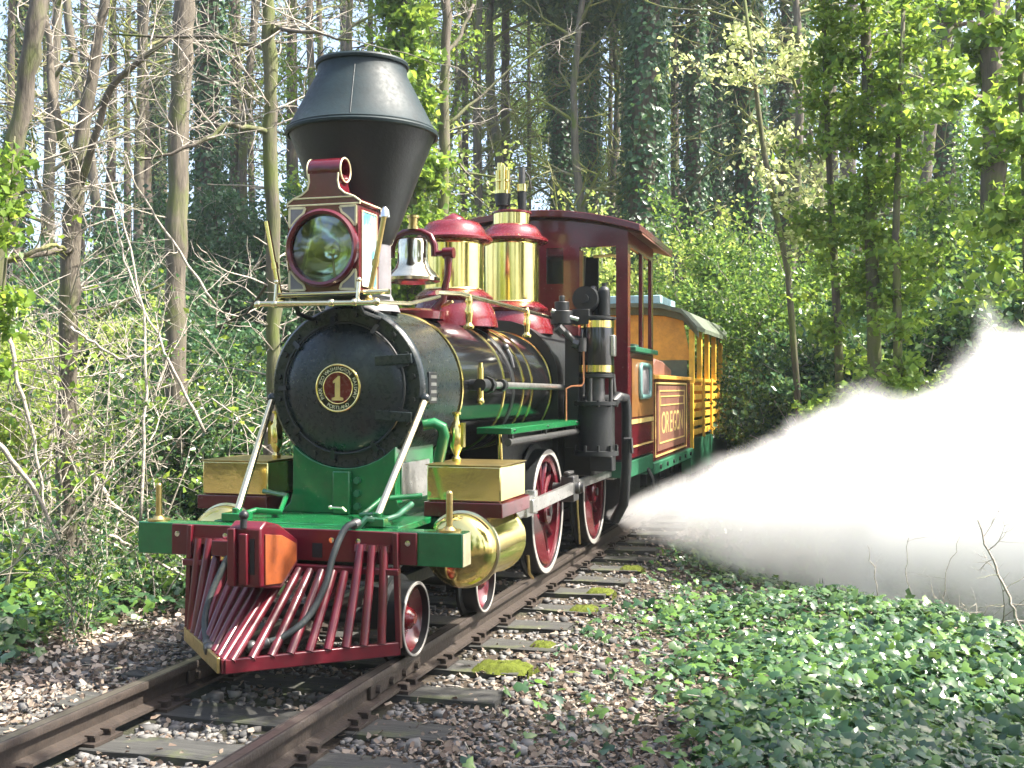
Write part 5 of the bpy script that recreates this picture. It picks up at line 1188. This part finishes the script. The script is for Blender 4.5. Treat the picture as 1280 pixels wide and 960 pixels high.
# long arching canes and fallen sticks on the left: (points as column, row, distance), width in metres
def stick(name, pts, w_, label, m=TWIG, seed=3, cat='branch', side=5):
    r_ = random.Random(seed); P = []
    for px_, row, D in pts:
        x, y = spot(px_, D); P.append(Vector((x, y, CAM.z - (row - 475) / 1400 * D)))
    f_ = []
    for i in range(len(P) - 1):
        for k in range(5): f_.append(P[i].lerp(P[i + 1], k / 5) + Vector((r_.gauss(0, .006), r_.gauss(0, .006), r_.gauss(0, .006))))
    f_.append(P[-1]); n = len(f_); b = MB().tube(f_, [w_ * (1 - .6 * i / n) for i in range(n)], 8)
    e = thing(name, tuple(P[0]), label, cat); b.build('stem', m, e, sharp=180); q = MB()
    for k in range(side): twigs(q, f_[r_.randrange(n // 4, n)], (r_.gauss(0, 1), r_.gauss(0, 1), r_.gauss(.3, .6)), r_.uniform(.1, .4), w_ * .35, 1, r_)
    if side: q.build('twig', m, e, sharp=180, kind='stuff')
stick('arching_cane', [(175, 640, 6.6), (182, 480, 6.7), (180, 380, 6.8), (150, 250, 7), (120, 170, 7.2)], .010, 'long pale cane arching up between the forked tree and the bare trunk', seed=31)
stick('leaning_cane', [(255, 530, 7), (225, 470, 7), (205, 430, 7), (160, 330, 7.2), (140, 250, 7.3)], .011, 'pale cane leaning left in front of the bare trunk', seed=32)
stick('slanting_cane', [(270, 370, 7.4), (215, 290, 7.3), (170, 225, 7.2), (155, 180, 7.2)], .010, 'slanting pale cane crossing the bare trunk at mid height', seed=33)
stick('drooping_branch', [(90, 400, 6), (110, 415, 6), (150, 438, 6), (178, 436, 6.1), (200, 420, 6.2)], .009, 'thin drooping branch curving under the forked tree', seed=34)
stick('leaning_pole', [(0, 545, 5.6), (40, 595, 5.7), (75, 670, 5.8), (85, 700, 5.8)], .014, 'bleached pole leaning down at the far left edge', seed=35, side=3)
stick('white_pole', [(5, 390, 5.9), (25, 470, 5.9), (45, 560, 5.9), (60, 650, 5.9)], .013, 'white dead stem standing slanted at the far left edge', seed=36)
stick('fallen_branch', [(95, 545, 7.6), (140, 620, 7.4), (165, 640, 7.3), (230, 690, 7.2)], .017, 'white fallen branch sloping down to the left of the buffer beam', seed=37)
stick('broken_branch', [(115, 650, 6.9), (165, 672, 7), (190, 690, 7), (236, 712, 7.1)], .016, 'pale broken branch lying behind the left end of the beam', seed=38, side=3)
stick('mossy_stick', [(120, 388, 8.4), (150, 370, 8.3), (205, 345, 8.2)], .015, 'short mossy stick caught between the two left trunks', MOSSTWIG, 39, side=1)
stick('mossy_branch', [(0, 318, 6.4), (40, 305, 6.4), (70, 297, 6.5), (82, 302, 6.6)], .018, 'mossy branch stub reaching in from the left edge', MOSSTWIG, 40, side=2)
stick('dead_branch', [(1172, 766, 6.2), (1205, 770, 6.15), (1250, 769, 6.1), (1310, 765, 6.0)], .014, 'bleached dead branch poking in from the right before the steam', seed=41, side=6)
stick('thin_dead_branch', [(1190, 775, 6.2), (1240, 800, 6), (1285, 825, 5.9)], .008, 'thin dark dead twig below the bleached branch on the right', seed=42, side=3)
stick('dead_bough', [(1275, 780, 5.9), (1262, 735, 5.9), (1240, 690, 5.95), (1222, 640, 6)], .009, 'forked dead bough standing against the steam at the right edge', seed=43, side=5)
for i, (pts, lb) in enumerate([([(1098, 735, 6.6), (1090, 700, 6.6), (1084, 672, 6.6)], 'left one of the thin bare shoots before the steam'), ([(1137, 742, 6.5), (1132, 700, 6.5), (1136, 662, 6.5)], 'middle one of the thin bare shoots before the steam'), ([(1180, 745, 6.4), (1182, 705, 6.4), (1200, 660, 6.4)], 'bent right one of the thin bare shoots before the steam')]):
    stick('bare_shoot', pts, .003, lb, TWIG, 50 + i, 'shoot', 1)
stick('fallen_stick', [(828, 815, 5.6), (845, 832, 5.55), (858, 845, 5.5)], .008, 'short grey stick lying on the leaf litter right of the track', MOSSTWIG, 60, side=0)
stick('fallen_log', [(140, 492, 17), (230, 488, 17), (300, 484, 17), (330, 486, 17)], .09, 'long pale log lying across the far bank on the left', BARK, 61, side=0)

# label the trees of the wood by where they stand
ZONES = [(-9999, 0, 'just outside the left edge'), (0, 200, 'left of the bare trunk'), (200, 345, 'between the bare trunk and the headlamp'), (345, 545, 'behind the smokestack'), (545, 680, 'behind the brass domes'), (680, 835, 'above the cab'), (835, 1000, 'above the coach'), (1000, 1180, 'behind the young leafy tree'), (1180, 1281, 'at the right edge'), (1281, 99999, 'beyond the right edge')]
ORD = ['first', 'second', 'third', 'fourth', 'fifth', 'sixth', 'seventh', 'eighth', 'ninth', 'tenth', 'eleventh', 'twelfth', 'thirteenth', 'fourteenth', 'fifteenth', 'sixteenth', 'seventeenth', 'eighteenth']
buckets = {}
for e, ph in LATER:
    px, d = column_of(e.location.x, e.location.y)
    if 'photographer' in ph or 'beyond' in ph: buckets.setdefault((ph, ''), []).append((px, e)); continue
    z = [q[2] for q in ZONES if q[0] <= px < q[1]][0]; buckets.setdefault((ph, z), []).append((px, e))
for (ph, z), lst in buckets.items():
    lst.sort(key=lambda q: q[0])
    for i, (_, e) in enumerate(lst):
        e['label'] = (ph + ' ' + z + ('' if len(lst) == 1 else ', ' + ORD[i] + ' from left')).strip()
        if not z: e['group'] = ph + 's'

# ================================================================== steam from the cylinder cocks
def steam():
    o0 = Vector((.58, 3.98, .20)); o1 = Vector((6.4, 3.5, .55)); ax = (o1 - o0); Ln = ax.length
    b = MB().lathe([(0, -.05)] + [((.07 + .47 * max(t, 0) ** .8) * 1.32, t) for t in np.linspace(0.0, Ln, 16)] + [(0, Ln)], (0, 0, 0), 'x', 24)
    m = bpy.data.materials.new('steam'); m.use_nodes = True; t = m.node_tree; t.nodes.clear()
    out = t.nodes.new('ShaderNodeOutputMaterial'); pv = t.nodes.new('ShaderNodeVolumePrincipled'); t.links.new(pv.outputs[0], out.inputs['Volume'])
    pv.inputs['Color'].default_value = (1, 1, 1, 1); pv.inputs['Anisotropy'].default_value = .0
    tc = t.nodes.new('ShaderNodeTexCoord'); sp = t.nodes.new('ShaderNodeSeparateXYZ'); t.links.new(tc.outputs['Object'], sp.inputs[0])
    def M(op, a, b_=None, c=None, clamp=False):
        n = t.nodes.new('ShaderNodeMath'); n.operation = op; n.use_clamp = clamp
        for i, q in enumerate((a, b_, c)):
            if q is None: continue
            if isinstance(q, (int, float)): n.inputs[i].default_value = q
            else: t.links.new(q, n.inputs[i])
        return n.outputs[0]
    X = M('MAXIMUM', sp.outputs[0], 0.0); rad = M('SQRT', M('ADD', M('MULTIPLY', sp.outputs[1], sp.outputs[1]), M('MULTIPLY', sp.outputs[2], sp.outputs[2])))
    RR = M('MULTIPLY_ADD', M('POWER', X, .8), .47, .05)
    n1 = noise(t, 1.25, 2, .5, tc.outputs['Object']); n2 = noise(t, 4.2, 5, .6, tc.outputs['Object'])
    e = M('SUBTRACT', 1.0, M('DIVIDE', rad, RR)); e = M('ADD', e, M('MULTIPLY', M('SUBTRACT', n1.outputs['Fac'], .5), M('MINIMUM', M('MULTIPLY_ADD', X, .85, .12), 1.7)))
    e = M('ADD', e, M('MULTIPLY', M('SUBTRACT', n2.outputs['Fac'], .5), M('MINIMUM', M('MULTIPLY_ADD', X, .3, .15), .5)))
    mr = t.nodes.new('ShaderNodeMapRange'); mr.interpolation_type = 'SMOOTHSTEP'; mr.inputs[1].default_value = -.02; mr.inputs[2].default_value = .58; t.links.new(e, mr.inputs[0])
    dens = M('MULTIPLY', mr.outputs[0], M('MINIMUM', M('MULTIPLY_ADD', X, 1.0, 4.0), 3.2)); t.links.new(dens, pv.inputs['Density'])
    me = b.mesh('steam_cloud', m, sharp=180); o = bpy.data.objects.new('steam_cloud', me); COL.objects.link(o)
    o.location = o0; o.rotation_euler = ax.to_track_quat('X', 'Z').to_euler()
    tag(o, 'dense white cloud of steam billowing from beside the engine wheels', 'steam', kind='stuff')
    try: m.cycles.volume_step_rate = .25
    except Exception: pass
    try: o.cycles.volume_step_rate = .25
    except Exception: pass
steam()

# ================================================================== thin air between the trees
hz = MB().box(-75, 75, -40, 95, -4, 48)
hm = bpy.data.materials.new('thin_haze'); hm.use_nodes = True; t = hm.node_tree; t.nodes.clear()
out = t.nodes.new('ShaderNodeOutputMaterial'); pv = t.nodes.new('ShaderNodeVolumePrincipled'); t.links.new(pv.outputs[0], out.inputs['Volume'])
pv.inputs['Color'].default_value = (.85, .93, 1, 1); pv.inputs['Density'].default_value = .0010; pv.inputs['Anisotropy'].default_value = .2
ho_ = bpy.data.objects.new('haze', hz.mesh('haze', hm)); COL.objects.link(ho_); tag(ho_, 'thin pale haze hanging between the trees', 'haze', kind='stuff')
